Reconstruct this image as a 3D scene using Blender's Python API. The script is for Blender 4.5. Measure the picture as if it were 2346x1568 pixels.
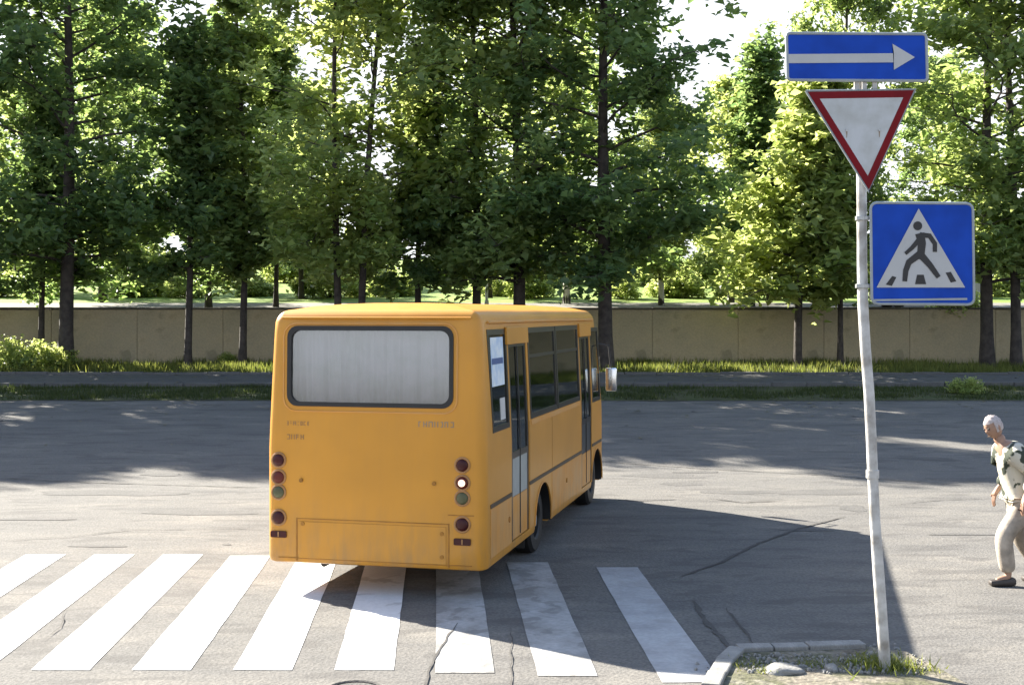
import bpy, bmesh, math, random
import numpy as np
from mathutils import Vector, Matrix, Euler
R = math.radians
for o in list(bpy.data.objects): bpy.data.objects.remove(o)
scene = bpy.context.scene
COL = scene.collection

# ------------------------------------------------------------------ camera, world, sun, exposure
cd = bpy.data.cameras.new('camera'); cam = bpy.data.objects.new('camera', cd); COL.objects.link(cam)
cam.location = (0, 0, 2.8); cam.rotation_euler = (R(90), 0, 0)
cd.sensor_fit = 'HORIZONTAL'; cd.sensor_width = 36; cd.lens = 44.5
cd.shift_y = -0.0294; cd.clip_start = 0.1; cd.clip_end = 3000
scene.camera = cam

SUN_D = Vector((1.23, -1.04, -1.0)).normalized()          # direction the light travels
SUN_EL = math.asin(-SUN_D.z); SUN_AZ = math.atan2(-SUN_D.x, -SUN_D.y)   # azimuth from +Y towards +X
world = bpy.data.worlds.new("World"); scene.world = world; world.use_nodes = True
wn = world.node_tree.nodes; wl = world.node_tree.links
for n in list(wn): wn.remove(n)
wout = wn.new('ShaderNodeOutputWorld'); wbg = wn.new('ShaderNodeBackground')
sky = wn.new('ShaderNodeTexSky'); sky.sky_type = 'NISHITA'; sky.sun_disc = False
sky.sun_elevation = SUN_EL; sky.sun_rotation = SUN_AZ
sky.air_density = 1.0; sky.dust_density = 1.0; sky.ozone_density = 1.0; sky.altitude = 100
# thin bright cloud veil over the blue
tc = wn.new('ShaderNodeTexCoord'); mp = wn.new('ShaderNodeMapping'); mp.inputs['Scale'].default_value = (1, 1, 2.6)
nz = wn.new('ShaderNodeTexNoise'); nz.inputs['Scale'].default_value = 1.6; nz.inputs['Detail'].default_value = 6
cr = wn.new('ShaderNodeValToRGB'); cr.color_ramp.elements[0].position = 0.22; cr.color_ramp.elements[1].position = 0.5
cr.color_ramp.elements[0].color = (.75, .75, .75, 1); cr.color_ramp.elements[1].color = (.97, .97, .97, 1)
mx = wn.new('ShaderNodeMix'); mx.data_type = 'RGBA'
mx.inputs['B'].default_value = (3.5, 3.6, 3.8, 1)
wl.new(tc.outputs['Generated'], mp.inputs['Vector']); wl.new(mp.outputs['Vector'], nz.inputs['Vector'])
sp = wn.new('ShaderNodeSeparateXYZ'); wl.new(tc.outputs['Generated'], sp.inputs[0])
er = wn.new('ShaderNodeMapRange'); er.inputs['From Min'].default_value = .20; er.inputs['From Max'].default_value = .50
er.inputs['To Min'].default_value = 1; er.inputs['To Max'].default_value = .02; er.interpolation_type = 'SMOOTHSTEP'
ml = wn.new('ShaderNodeMath'); ml.operation = 'MULTIPLY'
wl.new(sp.outputs['Z'], er.inputs['Value']); wl.new(nz.outputs['Fac'], cr.inputs['Fac']); wl.new(cr.outputs['Color'], ml.inputs[0]); wl.new(er.outputs[0], ml.inputs[1])
wl.new(ml.outputs[0], mx.inputs['Factor'])
wl.new(sky.outputs['Color'], mx.inputs['A']); wl.new(mx.outputs['Result'], wbg.inputs['Color'])
wbg.inputs['Strength'].default_value = 0.075
wl.new(wbg.outputs['Background'], wout.inputs['Surface'])

sd = bpy.data.lights.new('sun', 'SUN'); sd.energy = 4.5; sd.angle = R(0.5); sd.color = (1, .94, .83)
sun = bpy.data.objects.new('sun', sd); COL.objects.link(sun); sun.location = (-60, 45, 50)
sun.rotation_euler = SUN_D.to_track_quat('-Z', 'Y').to_euler()

vs = scene.view_settings; vs.view_transform = 'Standard'; vs.look = 'None'; vs.gamma = 1
vs.exposure = 2.5
scene.display_settings.display_device = 'sRGB'
scene.cycles.max_bounces = 12; scene.cycles.diffuse_bounces = 8; scene.cycles.transparent_max_bounces = 12; scene.cycles.transmission_bounces = 6
scene.cycles.use_denoising = True

# ------------------------------------------------------------------ helpers
def G(dx, dy, z=0.0):
    y = (2.8 - z) * 2900 / (dy - 715); return Vector(((dx - 1173) * y / 2900, y, z))
def P(dx, dy, y):
    return Vector(((dx - 1173) * y / 2900, y, 2.8 - (dy - 715) * y / 2900))

def tag(o, label=None, cat=None, group=None, kind=None):
    if label: o['label'] = label
    if cat: o['category'] = cat
    if group: o['group'] = group
    if kind: o['kind'] = kind
    return o
def empty(name, loc=(0, 0, 0), rot=(0, 0, 0), label=None, cat=None, group=None):
    o = bpy.data.objects.new(name, None); COL.objects.link(o); o.location = loc; o.rotation_euler = rot
    o.empty_display_size = .2
    return tag(o, label, cat, group)
def link(name, me, mat=None, parent=None, loc=None):
    o = bpy.data.objects.new(name, me); COL.objects.link(o)
    if mat is not None and len(me.materials) == 0: me.materials.append(mat)
    if parent is not None: o.parent = parent
    if loc is not None: o.location = loc
    return o
def smooth(me, ang=35):
    for p in me.polygons: p.use_smooth = True
    try: me.set_sharp_from_angle(angle=R(ang))
    except Exception: pass
def mesh_of(bm, name='m', sm=None):
    me = bpy.data.meshes.new(name); bmesh.ops.recalc_face_normals(bm, faces=bm.faces); bm.to_mesh(me); bm.free()
    if sm: smooth(me, sm)
    return me
def obj(name, bm, mat, parent=None, sm=None, loc=None):
    return link(name, mesh_of(bm, name, sm), mat, parent, loc)
def box(bm, lo, hi, bev=0, mtx=None):
    lo = Vector(lo); hi = Vector(hi)
    r = bmesh.ops.create_cube(bm, size=1)
    vsx = r['verts']
    for v in vsx: v.co = Vector((lo.x + (v.co.x + .5) * (hi.x - lo.x), lo.y + (v.co.y + .5) * (hi.y - lo.y), lo.z + (v.co.z + .5) * (hi.z - lo.z)))
    if mtx is not None:
        for v in vsx: v.co = mtx @ v.co
    if bev:
        es = list({e for v in vsx for e in v.link_edges})
        bmesh.ops.bevel(bm, geom=es, offset=bev, segments=2, affect='EDGES', profile=.5)
    return bm
def tube(bm, pts, rad, n=8, caps=True):
    pts = [Vector(p) for p in pts]; rads = rad if isinstance(rad, (list, tuple)) else [rad] * len(pts)
    rings = []; prev = None
    for i, p in enumerate(pts):
        d = (pts[min(i + 1, len(pts) - 1)] - pts[max(i - 1, 0)]).normalized()
        if prev is None:
            a = Vector((1, 0, 0)) if abs(d.x) < .9 else Vector((0, 1, 0)); u = d.cross(a).normalized()
        else:
            u = (prev - d * prev.dot(d)).normalized()
        prev = u; w = d.cross(u)
        rings.append([bm.verts.new(p + (u * math.cos(2 * math.pi * k / n) + w * math.sin(2 * math.pi * k / n)) * rads[i]) for k in range(n)])
    for a, b in zip(rings, rings[1:]):
        for k in range(n): bm.faces.new((a[k], a[(k + 1) % n], b[(k + 1) % n], b[k]))
    if caps:
        bm.faces.new(rings[0][::-1]); bm.faces.new(rings[-1])
    return bm
def prism(bm, poly, axis, a, b):
    """extrude a 2-D polygon along an axis between a and b"""
    def mk(p, t):
        if axis == 'y': return (p[0], t, p[1])
        if axis == 'x': return (t, p[0], p[1])
        return (p[0], p[1], t)
    A = [bm.verts.new(mk(p, a)) for p in poly]; B = [bm.verts.new(mk(p, b)) for p in poly]
    n = len(poly)
    for k in range(n): bm.faces.new((A[k], A[(k + 1) % n], B[(k + 1) % n], B[k]))
    bm.faces.new(A[::-1]); bm.faces.new(B)
    return bm
def cyl(bm, c, r, axis, a, b, n=20):
    return prism(bm, [(c[0] + r * math.cos(2 * math.pi * k / n), c[1] + r * math.sin(2 * math.pi * k / n)) for k in range(n)], axis, a, b)
def rrect(x0, x1, z0, z1, r, seg=5):
    pts = []
    for cx, cz, a0 in ((x1 - r, z1 - r, 0), (x0 + r, z1 - r, 90), (x0 + r, z0 + r, 180), (x1 - r, z0 + r, 270)):
        for k in range(seg + 1):
            a = R(a0 + 90 * k / seg); pts.append((cx + r * math.cos(a), cz + r * math.sin(a)))
    return pts

ALB = .58
def alb(name, c):
    k = {'bark': 1, 'limewashed_bark': .8, 'rendered_wall': .88, 'verge_soil': .75, 'chrome': 1, 'galvanised_steel': .8, 'pavement': .5, 'bank_grass': .75, 'grey_curtain': .62, 'orange_paint': .72, 'faded_orange_paint': .76, 'sign_white': .80, 'sign_blue': .85, 'road_paint': .72, 'pale_blue_notice': .9}.get(name, ALB)
    return tuple(x * k for x in c)
def newmat(name):
    m = bpy.data.materials.new(name); m.use_nodes = True
    return m, m.node_tree.nodes, m.node_tree.links, m.node_tree.nodes['Principled BSDF']
def mat(name, col, rough=.6, metal=0, vary=.12, scale=6, col2=None, bump=0, bscale=40, coat=0, spec=None, coords='Object'):
    m, N, L, b = newmat(name)
    t = N.new('ShaderNodeTexCoord'); n = N.new('ShaderNodeTexNoise'); n.inputs['Scale'].default_value = scale; n.inputs['Detail'].default_value = 5
    L.new(t.outputs[coords], n.inputs['Vector'])
    col = alb(name, col); col2 = alb(name, col2) if col2 else None
    r = N.new('ShaderNodeValToRGB'); c = col; c2 = col2 or tuple(max(0, x * (1 - 2 * vary)) for x in col)
    r.color_ramp.elements[0].color = (*c2, 1); r.color_ramp.elements[1].color = (*c, 1)
    r.color_ramp.elements[0].position = .32; r.color_ramp.elements[1].position = .62
    L.new(n.outputs['Fac'], r.inputs['Fac']); L.new(r.outputs['Color'], b.inputs['Base Color'])
    b.inputs['Roughness'].default_value = rough; b.inputs['Metallic'].default_value = metal
    if coat: b.inputs['Coat Weight'].default_value = coat; b.inputs['Coat Roughness'].default_value = .12
    if spec is not None: b.inputs['Specular IOR Level'].default_value = spec
    if bump:
        n2 = N.new('ShaderNodeTexNoise'); n2.inputs['Scale'].default_value = bscale; n2.inputs['Detail'].default_value = 4
        L.new(t.outputs[coords], n2.inputs['Vector'])
        bp = N.new('ShaderNodeBump'); bp.inputs['Strength'].default_value = bump; bp.inputs['Distance'].default_value = .02
        L.new(n2.outputs['Fac'], bp.inputs['Height']); L.new(bp.outputs['Normal'], b.inputs['Normal'])
    return m
def glass(name, tint=(.35, .4, .4), rough=.05, alpha=.5):
    """tinted pane: part see-through, part glossy"""
    m, N, L, b = newmat(name)
    tr = N.new('ShaderNodeBsdfTransparent'); tr.inputs['Color'].default_value = (*tint, 1)
    gl = N.new('ShaderNodeBsdfGlossy'); gl.inputs['Roughness'].default_value = rough; gl.inputs['Color'].default_value = (.9, .95, .95, 1)
    fr = N.new('ShaderNodeFresnel'); fr.inputs['IOR'].default_value = 1.5
    ad = N.new('ShaderNodeMath'); ad.operation = 'ADD'; ad.inputs[1].default_value = alpha * .1
    mixn = N.new('ShaderNodeMixShader'); L.new(fr.outputs[0], ad.inputs[0]); L.new(ad.outputs[0], mixn.inputs[0])
    L.new(tr.outputs[0], mixn.inputs[1]); L.new(gl.outputs[0], mixn.inputs[2])
    L.new(mixn.outputs[0], N['Material Output'].inputs['Surface'])
    return m

# ------------------------------------------------------------------ ground materials
def ground_mat(name, cols, s1, s2, bump=.3, rough=.95, stretch=1.0, speck=.25, spots=None):
    cols = [alb(name, c) for c in cols]
    if spots: spots = (*spots[:3], alb(name, spots[3]))
    m, N, L, b = newmat(name)
    t = N.new('ShaderNodeTexCoord'); mpp = N.new('ShaderNodeMapping'); mpp.inputs['Scale'].default_value = (1, stretch, 1)
    L.new(t.outputs['Object'], mpp.inputs['Vector'])
    n1 = N.new('ShaderNodeTexNoise'); n1.inputs['Scale'].default_value = s1; n1.inputs['Detail'].default_value = 8; n1.inputs['Roughness'].default_value = .62
    n2 = N.new('ShaderNodeTexNoise'); n2.inputs['Scale'].default_value = s2; n2.inputs['Detail'].default_value = 3
    L.new(mpp.outputs[0], n1.inputs['Vector']); L.new(t.outputs['Object'], n2.inputs['Vector'])
    r = N.new('ShaderNodeValToRGB'); el = r.color_ramp.elements
    el[0].position = .3; el[0].color = (*cols[0], 1); el[1].position = .7; el[1].color = (*cols[-1], 1)
    for i, c in enumerate(cols[1:-1]):
        e = el.new(.3 + .4 * (i + 1) / (len(cols) - 1)); e.color = (*c, 1)
    L.new(n1.outputs['Fac'], r.inputs['Fac'])
    mr = N.new('ShaderNodeMapRange'); mr.inputs['From Min'].default_value = .3; mr.inputs['From Max'].default_value = .7
    mr.inputs['To Min'].default_value = 1 - speck; mr.inputs['To Max'].default_value = 1 + speck
    L.new(n2.outputs['Fac'], mr.inputs['Value'])
    mu = N.new('ShaderNodeVectorMath'); mu.operation = 'SCALE'; L.new(r.outputs['Color'], mu.inputs[0]); L.new(mr.outputs[0], mu.inputs['Scale'])
    last = mu.outputs[0]
    if spots:
        n3 = N.new('ShaderNodeTexNoise'); n3.inputs['Scale'].default_value = spots[0]; n3.inputs['Detail'].default_value = 6; n3.inputs['Distortion'].default_value = .6
        L.new(mpp.outputs[0], n3.inputs['Vector'])
        r3 = N.new('ShaderNodeValToRGB'); r3.color_ramp.elements[0].position = spots[1]; r3.color_ramp.elements[1].position = spots[1] + .06
        r3.color_ramp.elements[0].color = (0, 0, 0, 1); r3.color_ramp.elements[1].color = (spots[2],) * 3 + (1,)
        L.new(n3.outputs['Fac'], r3.inputs['Fac'])
        mm = N.new('ShaderNodeMix'); mm.data_type = 'RGBA'; L.new(r3.outputs['Color'], mm.inputs['Factor']); L.new(last, mm.inputs['A'])
        mm.inputs['B'].default_value = (*spots[3], 1); last = mm.outputs['Result']
    L.new(last, b.inputs['Base Color']); b.inputs['Roughness'].default_value = rough; b.inputs['Specular IOR Level'].default_value = .25
    bp = N.new('ShaderNodeBump'); bp.inputs['Strength'].default_value = bump; bp.inputs['Distance'].default_value = .02
    L.new(n2.outputs['Fac'], bp.inputs['Height']); L.new(bp.outputs['Normal'], b.inputs['Normal'])
    return m
M_road = ground_mat('asphalt', [(.138, .132, .124), (.188, .179, .166), (.21, .198, .18), (.27, .25, .22)], .55, 38, bump=.5, stretch=2.6,
                    speck=.24, spots=(1.3, .55, .6, (.135, .127, .118)))
M_earth = ground_mat('earth', [(.09, .07, .045), (.16, .125, .08), (.07, .09, .03)], .8, 12, speck=.3)
M_verge = ground_mat('verge_soil', [(.05, .05, .03), (.08, .085, .035), (.05, .075, .02)], 1.2, 9, speck=.35)
M_pave = ground_mat('pavement', [(.13, .125, .12), (.18, .175, .165), (.15, .145, .14)], 1.1, 25, speck=.15)
M_pale = ground_mat('pale_path', [(.20, .19, .17), (.30, .28, .25), (.25, .24, .21)], .6, 14, speck=.15)
M_bank = ground_mat('bank_grass', [(.10, .16, .03), (.22, .30, .06), (.14, .22, .04)], .35, 5, speck=.3)
M_paint = ground_mat('road_paint', [(.70, .70, .69), (.80, .80, .79), (.76, .76, .75)], 1.5, 30, bump=.2, speck=.05,
                     spots=(2.6, .60, .5, (.36, .345, .32)))
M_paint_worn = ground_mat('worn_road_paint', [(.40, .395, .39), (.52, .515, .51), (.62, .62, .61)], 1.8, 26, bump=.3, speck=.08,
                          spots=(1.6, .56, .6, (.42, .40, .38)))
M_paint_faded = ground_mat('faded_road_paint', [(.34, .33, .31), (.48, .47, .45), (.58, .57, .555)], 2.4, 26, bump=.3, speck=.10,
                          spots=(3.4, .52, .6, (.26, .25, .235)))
M_tar = ground_mat('crack_filler', [(.095, .09, .083), (.14, .13, .12)], 6, 40, speck=.2)
M_patch = ground_mat('patched_asphalt', [(.135, .13, .122), (.18, .17, .158)], 1.4, 34, speck=.2, bump=.5)
M_dust = ground_mat('dusty_asphalt', [(.36, .335, .30), (.46, .43, .385)], 1.1, 30, speck=.12, stretch=2)
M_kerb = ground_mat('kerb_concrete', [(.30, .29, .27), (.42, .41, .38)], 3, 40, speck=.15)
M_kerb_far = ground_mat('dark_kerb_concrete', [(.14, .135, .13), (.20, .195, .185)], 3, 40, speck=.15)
M_gravel = ground_mat('gravelly_soil', [(.18, .15, .11), (.27, .24, .19), (.13, .13, .07), (.30, .28, .23)], 2.4, 22, speck=.4, bump=.9)

def gz(y):
    t = y - 20
    if t < 0: return 0.0
    if t < 4: return .044 * t * t / 8
    return .044 * (t - 2)
def strip(name, y0, y1, mat_, lift, x0=-120, x1=120, parent=None, ny=None, hf=gz, wob=0, seed=1, nx=60):
    rnd = random.Random(seed); ny = ny or max(2, int((y1 - y0) / 1.0))
    bm = bmesh.new(); g = []
    for j in range(ny + 1):
        y = y0 + (y1 - y0) * j / ny; row = []
        for i in range(nx + 1):
            x = x0 + (x1 - x0) * i / nx
            yy = y + (rnd.uniform(-wob, wob) if j in (0, ny) else 0)
            row.append(bm.verts.new((x, yy, hf(yy) + lift)))
        g.append(row)
    for j in range(ny):
        for i in range(nx): bm.faces.new((g[j][i], g[j][i + 1], g[j + 1][i + 1], g[j + 1][i]))
    return obj(name, bm, mat_, parent, sm=60)

# ground sheet reaching the horizon (drops beneath the raised terrace behind the wall)
def hbase(y): return gz(min(y, 44.3)) if y < 46 else gz(44.3)
bm = bmesh.new(); ys = [-60, -20, 0, 10, 20, 21, 22, 23, 24, 28, 33, 38, 44.3, 60, 200, 800, 2000]
xs = [-2000, -400, -120, -40, 0, 40, 120, 400, 2000]
g = [[bm.verts.new((x, y, hbase(y))) for x in xs] for y in ys]
for j in range(len(ys) - 1):
    for i in range(len(xs) - 1): bm.faces.new((g[j][i], g[j][i + 1], g[j + 1][i + 1], g[j + 1][i]))
tag(obj('ground', bm, M_earth), kind='structure')
road = tag(strip('road', -30, 33.3, M_road, .008, wob=.12, ny=80, nx=200), kind='structure')
verge = tag(strip('verge', 33.0, 36.7, M_verge, .02, wob=.1, nx=200), kind='structure')
pavement = tag(strip('pavement', 36.72, 39.5, M_pave, .10), kind='structure')
back_verge = tag(strip('back_verge', 39.5, 44.3, M_verge, .05), kind='structure')
# far kerb stones either side of the pavement
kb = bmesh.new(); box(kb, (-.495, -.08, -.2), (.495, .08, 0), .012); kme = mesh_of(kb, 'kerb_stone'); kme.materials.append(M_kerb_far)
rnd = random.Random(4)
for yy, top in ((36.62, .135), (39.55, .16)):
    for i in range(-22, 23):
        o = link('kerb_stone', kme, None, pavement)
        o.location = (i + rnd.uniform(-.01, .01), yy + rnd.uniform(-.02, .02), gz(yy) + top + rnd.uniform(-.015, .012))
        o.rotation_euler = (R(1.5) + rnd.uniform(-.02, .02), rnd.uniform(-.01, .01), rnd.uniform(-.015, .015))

# terrace behind the wall
def ht(y):
    if y < 56: return 2.72 + (y - 44.4) * .055
    return 2.72 + 11.6 * .055 + (y - 56) * .066
M_all = M_bank
tag(strip('terrace', 44.62, 50, M_bank, -.02, hf=ht), kind='structure')
tag(strip('path', 47.5, 52.4, M_pale, .03, hf=ht, wob=.15), kind='structure')
tag(strip('grass_bank', 52.2, 130, M_bank, .02, hf=ht, ny=30, x0=-200, x1=200), kind='structure')
strip('hills', 130, 900, M_bank, .0, hf=lambda y: ht(130) + 3 * math.sin((y - 130) / 490), ny=20, x0=-900, x1=900)['kind'] = 'structure'

# ------------------------------------------------------------------ crossing stripes
def sheet(name, pts, mat_, parent, lift, hf=gz, sub=6, jag=.004, seed=0):
    """a quad painted on the ground, edges slightly ragged; pts = 4 ground corners: far-left, far-right, near-right, near-left"""
    rnd = random.Random(seed); a, b, c, d = [Vector(p) for p in pts]
    n = 14; bm = bmesh.new(); rows = []
    for j in range(n + 1):
        t = j / n; l = a.lerp(d, t); r = b.lerp(c, t); row = []
        for i in range(sub + 1):
            p = l.lerp(r, i / sub)
            if i in (0, sub): p.x += rnd.uniform(-jag, jag)
            if j in (0, n): p.y += rnd.uniform(-jag, jag)
            row.append(bm.verts.new((p.x, p.y, hf(p.y) + lift)))
        rows.append(row)
    for j in range(n):
        for i in range(sub): bm.faces.new((rows[j][i], rows[j][i + 1], rows[j + 1][i + 1], rows[j + 1][i]))
    return obj(name, bm, mat_, parent)
for k in range(-3, 7):
    xf = -4.02 + .792 * k; xn = -3.76 + .792 * k
    yf = 14.6 - .13 * max(0, (xf + 4)) * (.9 if k < 8 else 1); yn = 9.88 - (.0 if k < 4 else (k - 3) * .08)
    w = .46
    if k == 6: xf, xn, yf, yn, w = .92, 1.13, 13.86, 9.55, .455
    worn = k >= 5 or k == 5
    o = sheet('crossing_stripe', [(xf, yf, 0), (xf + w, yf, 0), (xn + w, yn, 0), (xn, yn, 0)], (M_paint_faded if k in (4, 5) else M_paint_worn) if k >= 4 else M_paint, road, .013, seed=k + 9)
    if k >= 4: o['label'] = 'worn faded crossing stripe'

# cracks, patches and dusty areas (flat wear on the road)
def ribbon(name, dpts, w, mat_, parent, lift=.018, seed=0, jit=.012, flat=True):
    rnd = random.Random(seed); pts = [G(*p) for p in dpts]; fine = []
    for a, b in zip(pts, pts[1:]):
        n = max(2, int((b - a).length / .12))
        for k in range(n): fine.append(a.lerp(b, k / n))
    fine.append(pts[-1]); bm = bmesh.new(); prev = None
    for i, p in enumerate(fine):
        d = (fine[min(i + 1, len(fine) - 1)] - fine[max(i - 1, 0)]).normalized(); nrm = Vector((-d.y, d.x, 0))
        p = p + nrm * rnd.uniform(-jit, jit); ww = w * rnd.uniform(.45, 1.2) * .5 * (1 if 1 < i < len(fine) - 2 else .4)
        a = bm.verts.new((p.x + nrm.x * ww, p.y + nrm.y * ww, gz(p.y) + lift)); b = bm.verts.new((p.x - nrm.x * ww, p.y - nrm.y * ww, gz(p.y) + lift))
        if prev: bm.faces.new((prev[0], prev[1], b, a))
        prev = (a, b)
    return obj(name, bm, mat_, parent)
cracks = [([(1935, 1185), (1830, 1212), (1740, 1245), (1650, 1290), (1560, 1322)], .05), ([(1590, 1378), (1612, 1420), (1650, 1460), (1710, 1520)], .06),
          ([(1662, 1395), (1700, 1440), (1745, 1500)], .025), ([(1050, 1430), (1012, 1480), (985, 1530), (965, 1600)], .022),
          ([(1172, 1440), (1171, 1500), (1170, 1600)], .012), ([(0, 1098), (180, 1106), (380, 1112), (590, 1118)], .04), ([(1400, 1066), (1600, 1078), (1900, 1092), (2200, 1112)], .04),
          ([(1620, 1142), (1700, 1152), (1800, 1148)], .05), ([(2060, 1155), (2160, 1146), (2270, 1143)], .03),
          ([(0, 1240), (160, 1232), (300, 1215), (600, 1212)], .02), ([(100, 1470), (140, 1440), (150, 1400)], .012)]
for i, (pts, w) in enumerate(cracks): ribbon('crack', pts, w, M_tar, road, seed=i, lift=.016 + .0006 * i)
def blob(name, c, rx, ry, mat_, parent, lift=.014, seed=0, n=26):
    rnd = random.Random(seed); ph = [rnd.uniform(0, 6.28) for _ in range(4)]; bm = bmesh.new(); vsx = []
    c = G(*c)
    for k in range(n):
        a = 2 * math.pi * k / n; r = 1 + .18 * math.sin(2 * a + ph[0]) + .12 * math.sin(3 * a + ph[1]) + .08 * math.sin(5 * a + ph[2]) + rnd.uniform(-.05, .05)
        y = c.y + ry * r * math.sin(a); vsx.append(bm.verts.new((c.x + rx * r * math.cos(a), y, gz(y) + lift)))
    cv = bm.verts.new((c.x, c.y, gz(c.y) + lift))
    for k in range(n): bm.faces.new((vsx[k], vsx[(k + 1) % n], cv))
    return obj(name, bm, mat_, parent)
for i, (c, rx, ry) in enumerate([((1880, 1128), .55, .35), ((1700, 1128), .6, .22), ((1520, 1092), .7, .25), ((1955, 1165), .22, .25), ((1560, 1110), .3, .2),
                                 ((1150 + 1100, 1100), .8, .3), ((250, 1130), 1.1, .3), ((450, 1175), .8, .2), ((1850, 1215), .3, .12), ((520, 1248), .05, .06), ((230, 1252), .3, .07), ((1600, 1085), .35, .12), ((1480, 1146), .4, .08), ((2200, 1225), .35, .08), ((2130, 1060), .5, .2), ((80, 1190), .5, .12), ((370, 1090), .4, .15)]):
    blob('asphalt_patch', c, rx, ry, M_patch, road, seed=i + 3, lift=.0105 + .0002 * i)
# manhole cover at the lower edge
mc = G(813, 1585); mc.z = 0
mh = empty('manhole_cover', (mc.x, mc.y, .012), label='small round iron hatch cover in the road below the crossing', cat='manhole')
bm = bmesh.new(); cyl(bm, (0, 0), .17, 'z', 0, .012, 28); obj('cover', bm, mat('old_iron', (.16, .15, .14), .6, .3, bump=.4), mh)
bm = bmesh.new()
tube(bm, [(.2 * math.cos(a), .2 * math.sin(a), .006) for a in [2 * math.pi * k / 28 for k in range(29)]], .016, 6); obj('rim', bm, M_tar, mh)

# small verge island with the sign post
isl_pts = [G(1690, 1507), G(1850, 1503), G(1985, 1500), G(2075, 1512), G(2140, 1545), G(2235, 1600), G(2330, 1760), G(1640, 1760), G(1628, 1600), G(1660, 1535)]
bm = bmesh.new(); n = 7
tp = [bm.verts.new((p.x, p.y, .075)) for p in isl_pts]; bt = [bm.verts.new((p.x, p.y, 0)) for p in isl_pts]
for k in range(len(tp)): bm.faces.new((tp[k], tp[(k + 1) % len(tp)], bt[(k + 1) % len(bt)], bt[k]))
bm.faces.new(tp)
island = tag(obj('verge_island', bm, M_gravel), kind='structure')
kb = bmesh.new(); box(kb, (0, -.07, 0), (1, .07, .115), .012); kme2 = mesh_of(kb, 'kerb_stone'); kme2.materials.append(M_kerb)
edge = [G(1628, 1600), G(1660, 1537), G(1690, 1508), G(1850, 1504), G(1980, 1500)]
for a, b in zip(edge, edge[1:]):
    d = b - a; L_ = d.length; n = max(1, round(L_ / .32))
    for k in range(n):
        o = link('kerb_stone', kme2, None, island); p = a + d * (k / n)
        o.location = (p.x, p.y, rnd.uniform(-.012, 0)); o.scale = (L_ / n - .012, 1, 1); o.rotation_euler = (0, 0, math.atan2(d.y, d.x) + rnd.uniform(-.02, .02))
# pale boulder half sunk in the soil of the island
def rock(name, loc, s, mat_, seed, label):
    rnd = random.Random(seed); bm = bmesh.new(); bmesh.ops.create_icosphere(bm, subdivisions=3, radius=1)
    ph = [rnd.uniform(0, 6) for _ in range(6)]
    for v in bm.verts:
        c = v.co; k = 1 + .12 * math.sin(3 * c.x + ph[0]) + .1 * math.sin(4 * c.y + ph[1]) + .08 * math.sin(5 * c.z + ph[2] + c.x * 3)
        v.co = Vector((c.x * s[0] * k, c.y * s[1] * k, c.z * s[2] * k))
    return tag(obj(name, bm, mat_, None, 50, loc), label, 'stone')
p = G(1790, 1548); rock('boulder', (p.x, p.y - .12, .08), (.14, .12, .05), M_kerb, 5, 'pale rounded stone half sunk in the soil left of the sign post')
p = G(1905, 1556); rock('boulder', (p.x, p.y, .08), (.06, .05, .04), M_kerb, 8, 'small pale stone in the soil just left of the sign post foot')

def pebbles(name, n, posf, seed, label):
    rs = random.Random(seed); bm = bmesh.new()
    for k in range(n):
        x, y, z = posf(rs); r = rs.uniform(.006, .022) * (1.8 if rs.random() < .06 else 1)
        m_ = Matrix.Translation((x, y, z + r * .3)) @ Euler((rs.uniform(0, 3), rs.uniform(0, 3), rs.uniform(0, 3))).to_matrix().to_4x4() @ Matrix.Diagonal((r, r * .8, r * .55, 1))
        bmesh.ops.create_icosphere(bm, subdivisions=1, radius=1, matrix=m_)
    tag(obj(name, bm, M_kerb), label, 'gravel', kind='stuff')
def pos_p1(rs):
    c = G(rs.uniform(1700, 2120), rs.uniform(1520, 1566)); return (c.x, c.y, .075)
def pos_p2(rs):
    t = rs.random(); c = G(1640 + 420 * t, 1500 + 60 * (1 - t) ** 3); return (c.x + rs.gauss(0, .10) - .06, c.y + abs(rs.gauss(0, .12)) + .08, .012)
pebbles('gravel', 420, pos_p1, 5, 'small loose stones on the bare soil round the sign post')
pebbles('gravel', 160, pos_p2, 6, 'grit washed up on the road against the kerb by the sign post')

# ------------------------------------------------------------------ grass
def grass_mesh(name, n, posf, h, w, mat_, seed, parent=None, label=None, cat=None, lean=.35):
    rs = np.random.RandomState(seed); V = np.zeros((n, 3, 3)); 
    pos = np.array([posf(rs) for _ in range(n)])
    a = rs.uniform(0, 6.283, n); hh = h * rs.uniform(.45, 1.25, n); ww = w * rs.uniform(.6, 1.3, n)
    la = rs.uniform(0, 6.283, n); ll = lean * rs.uniform(0, 1.6, n) * hh
    V[:, 0] = pos; V[:, 0, 0] += np.cos(a) * ww; V[:, 0, 1] += np.sin(a) * ww
    V[:, 1] = pos; V[:, 1, 0] -= np.cos(a) * ww; V[:, 1, 1] -= np.sin(a) * ww
    V[:, 2] = pos; V[:, 2, 0] += np.cos(la) * ll; V[:, 2, 1] += np.sin(la) * ll; V[:, 2, 2] += hh
    me = bpy.data.meshes.new(name); me.from_pydata(V.reshape(-1, 3).tolist(), [], np.arange(n * 3).reshape(-1, 3).tolist())
    at = me.attributes.new('tint', 'FLOAT', 'FACE'); at.data.foreach_set('value', rs.uniform(0, 1, n))
    me.materials.append(mat_)
    o = link(name, me, None, parent); tag(o, label, cat, kind='stuff'); return o

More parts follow.
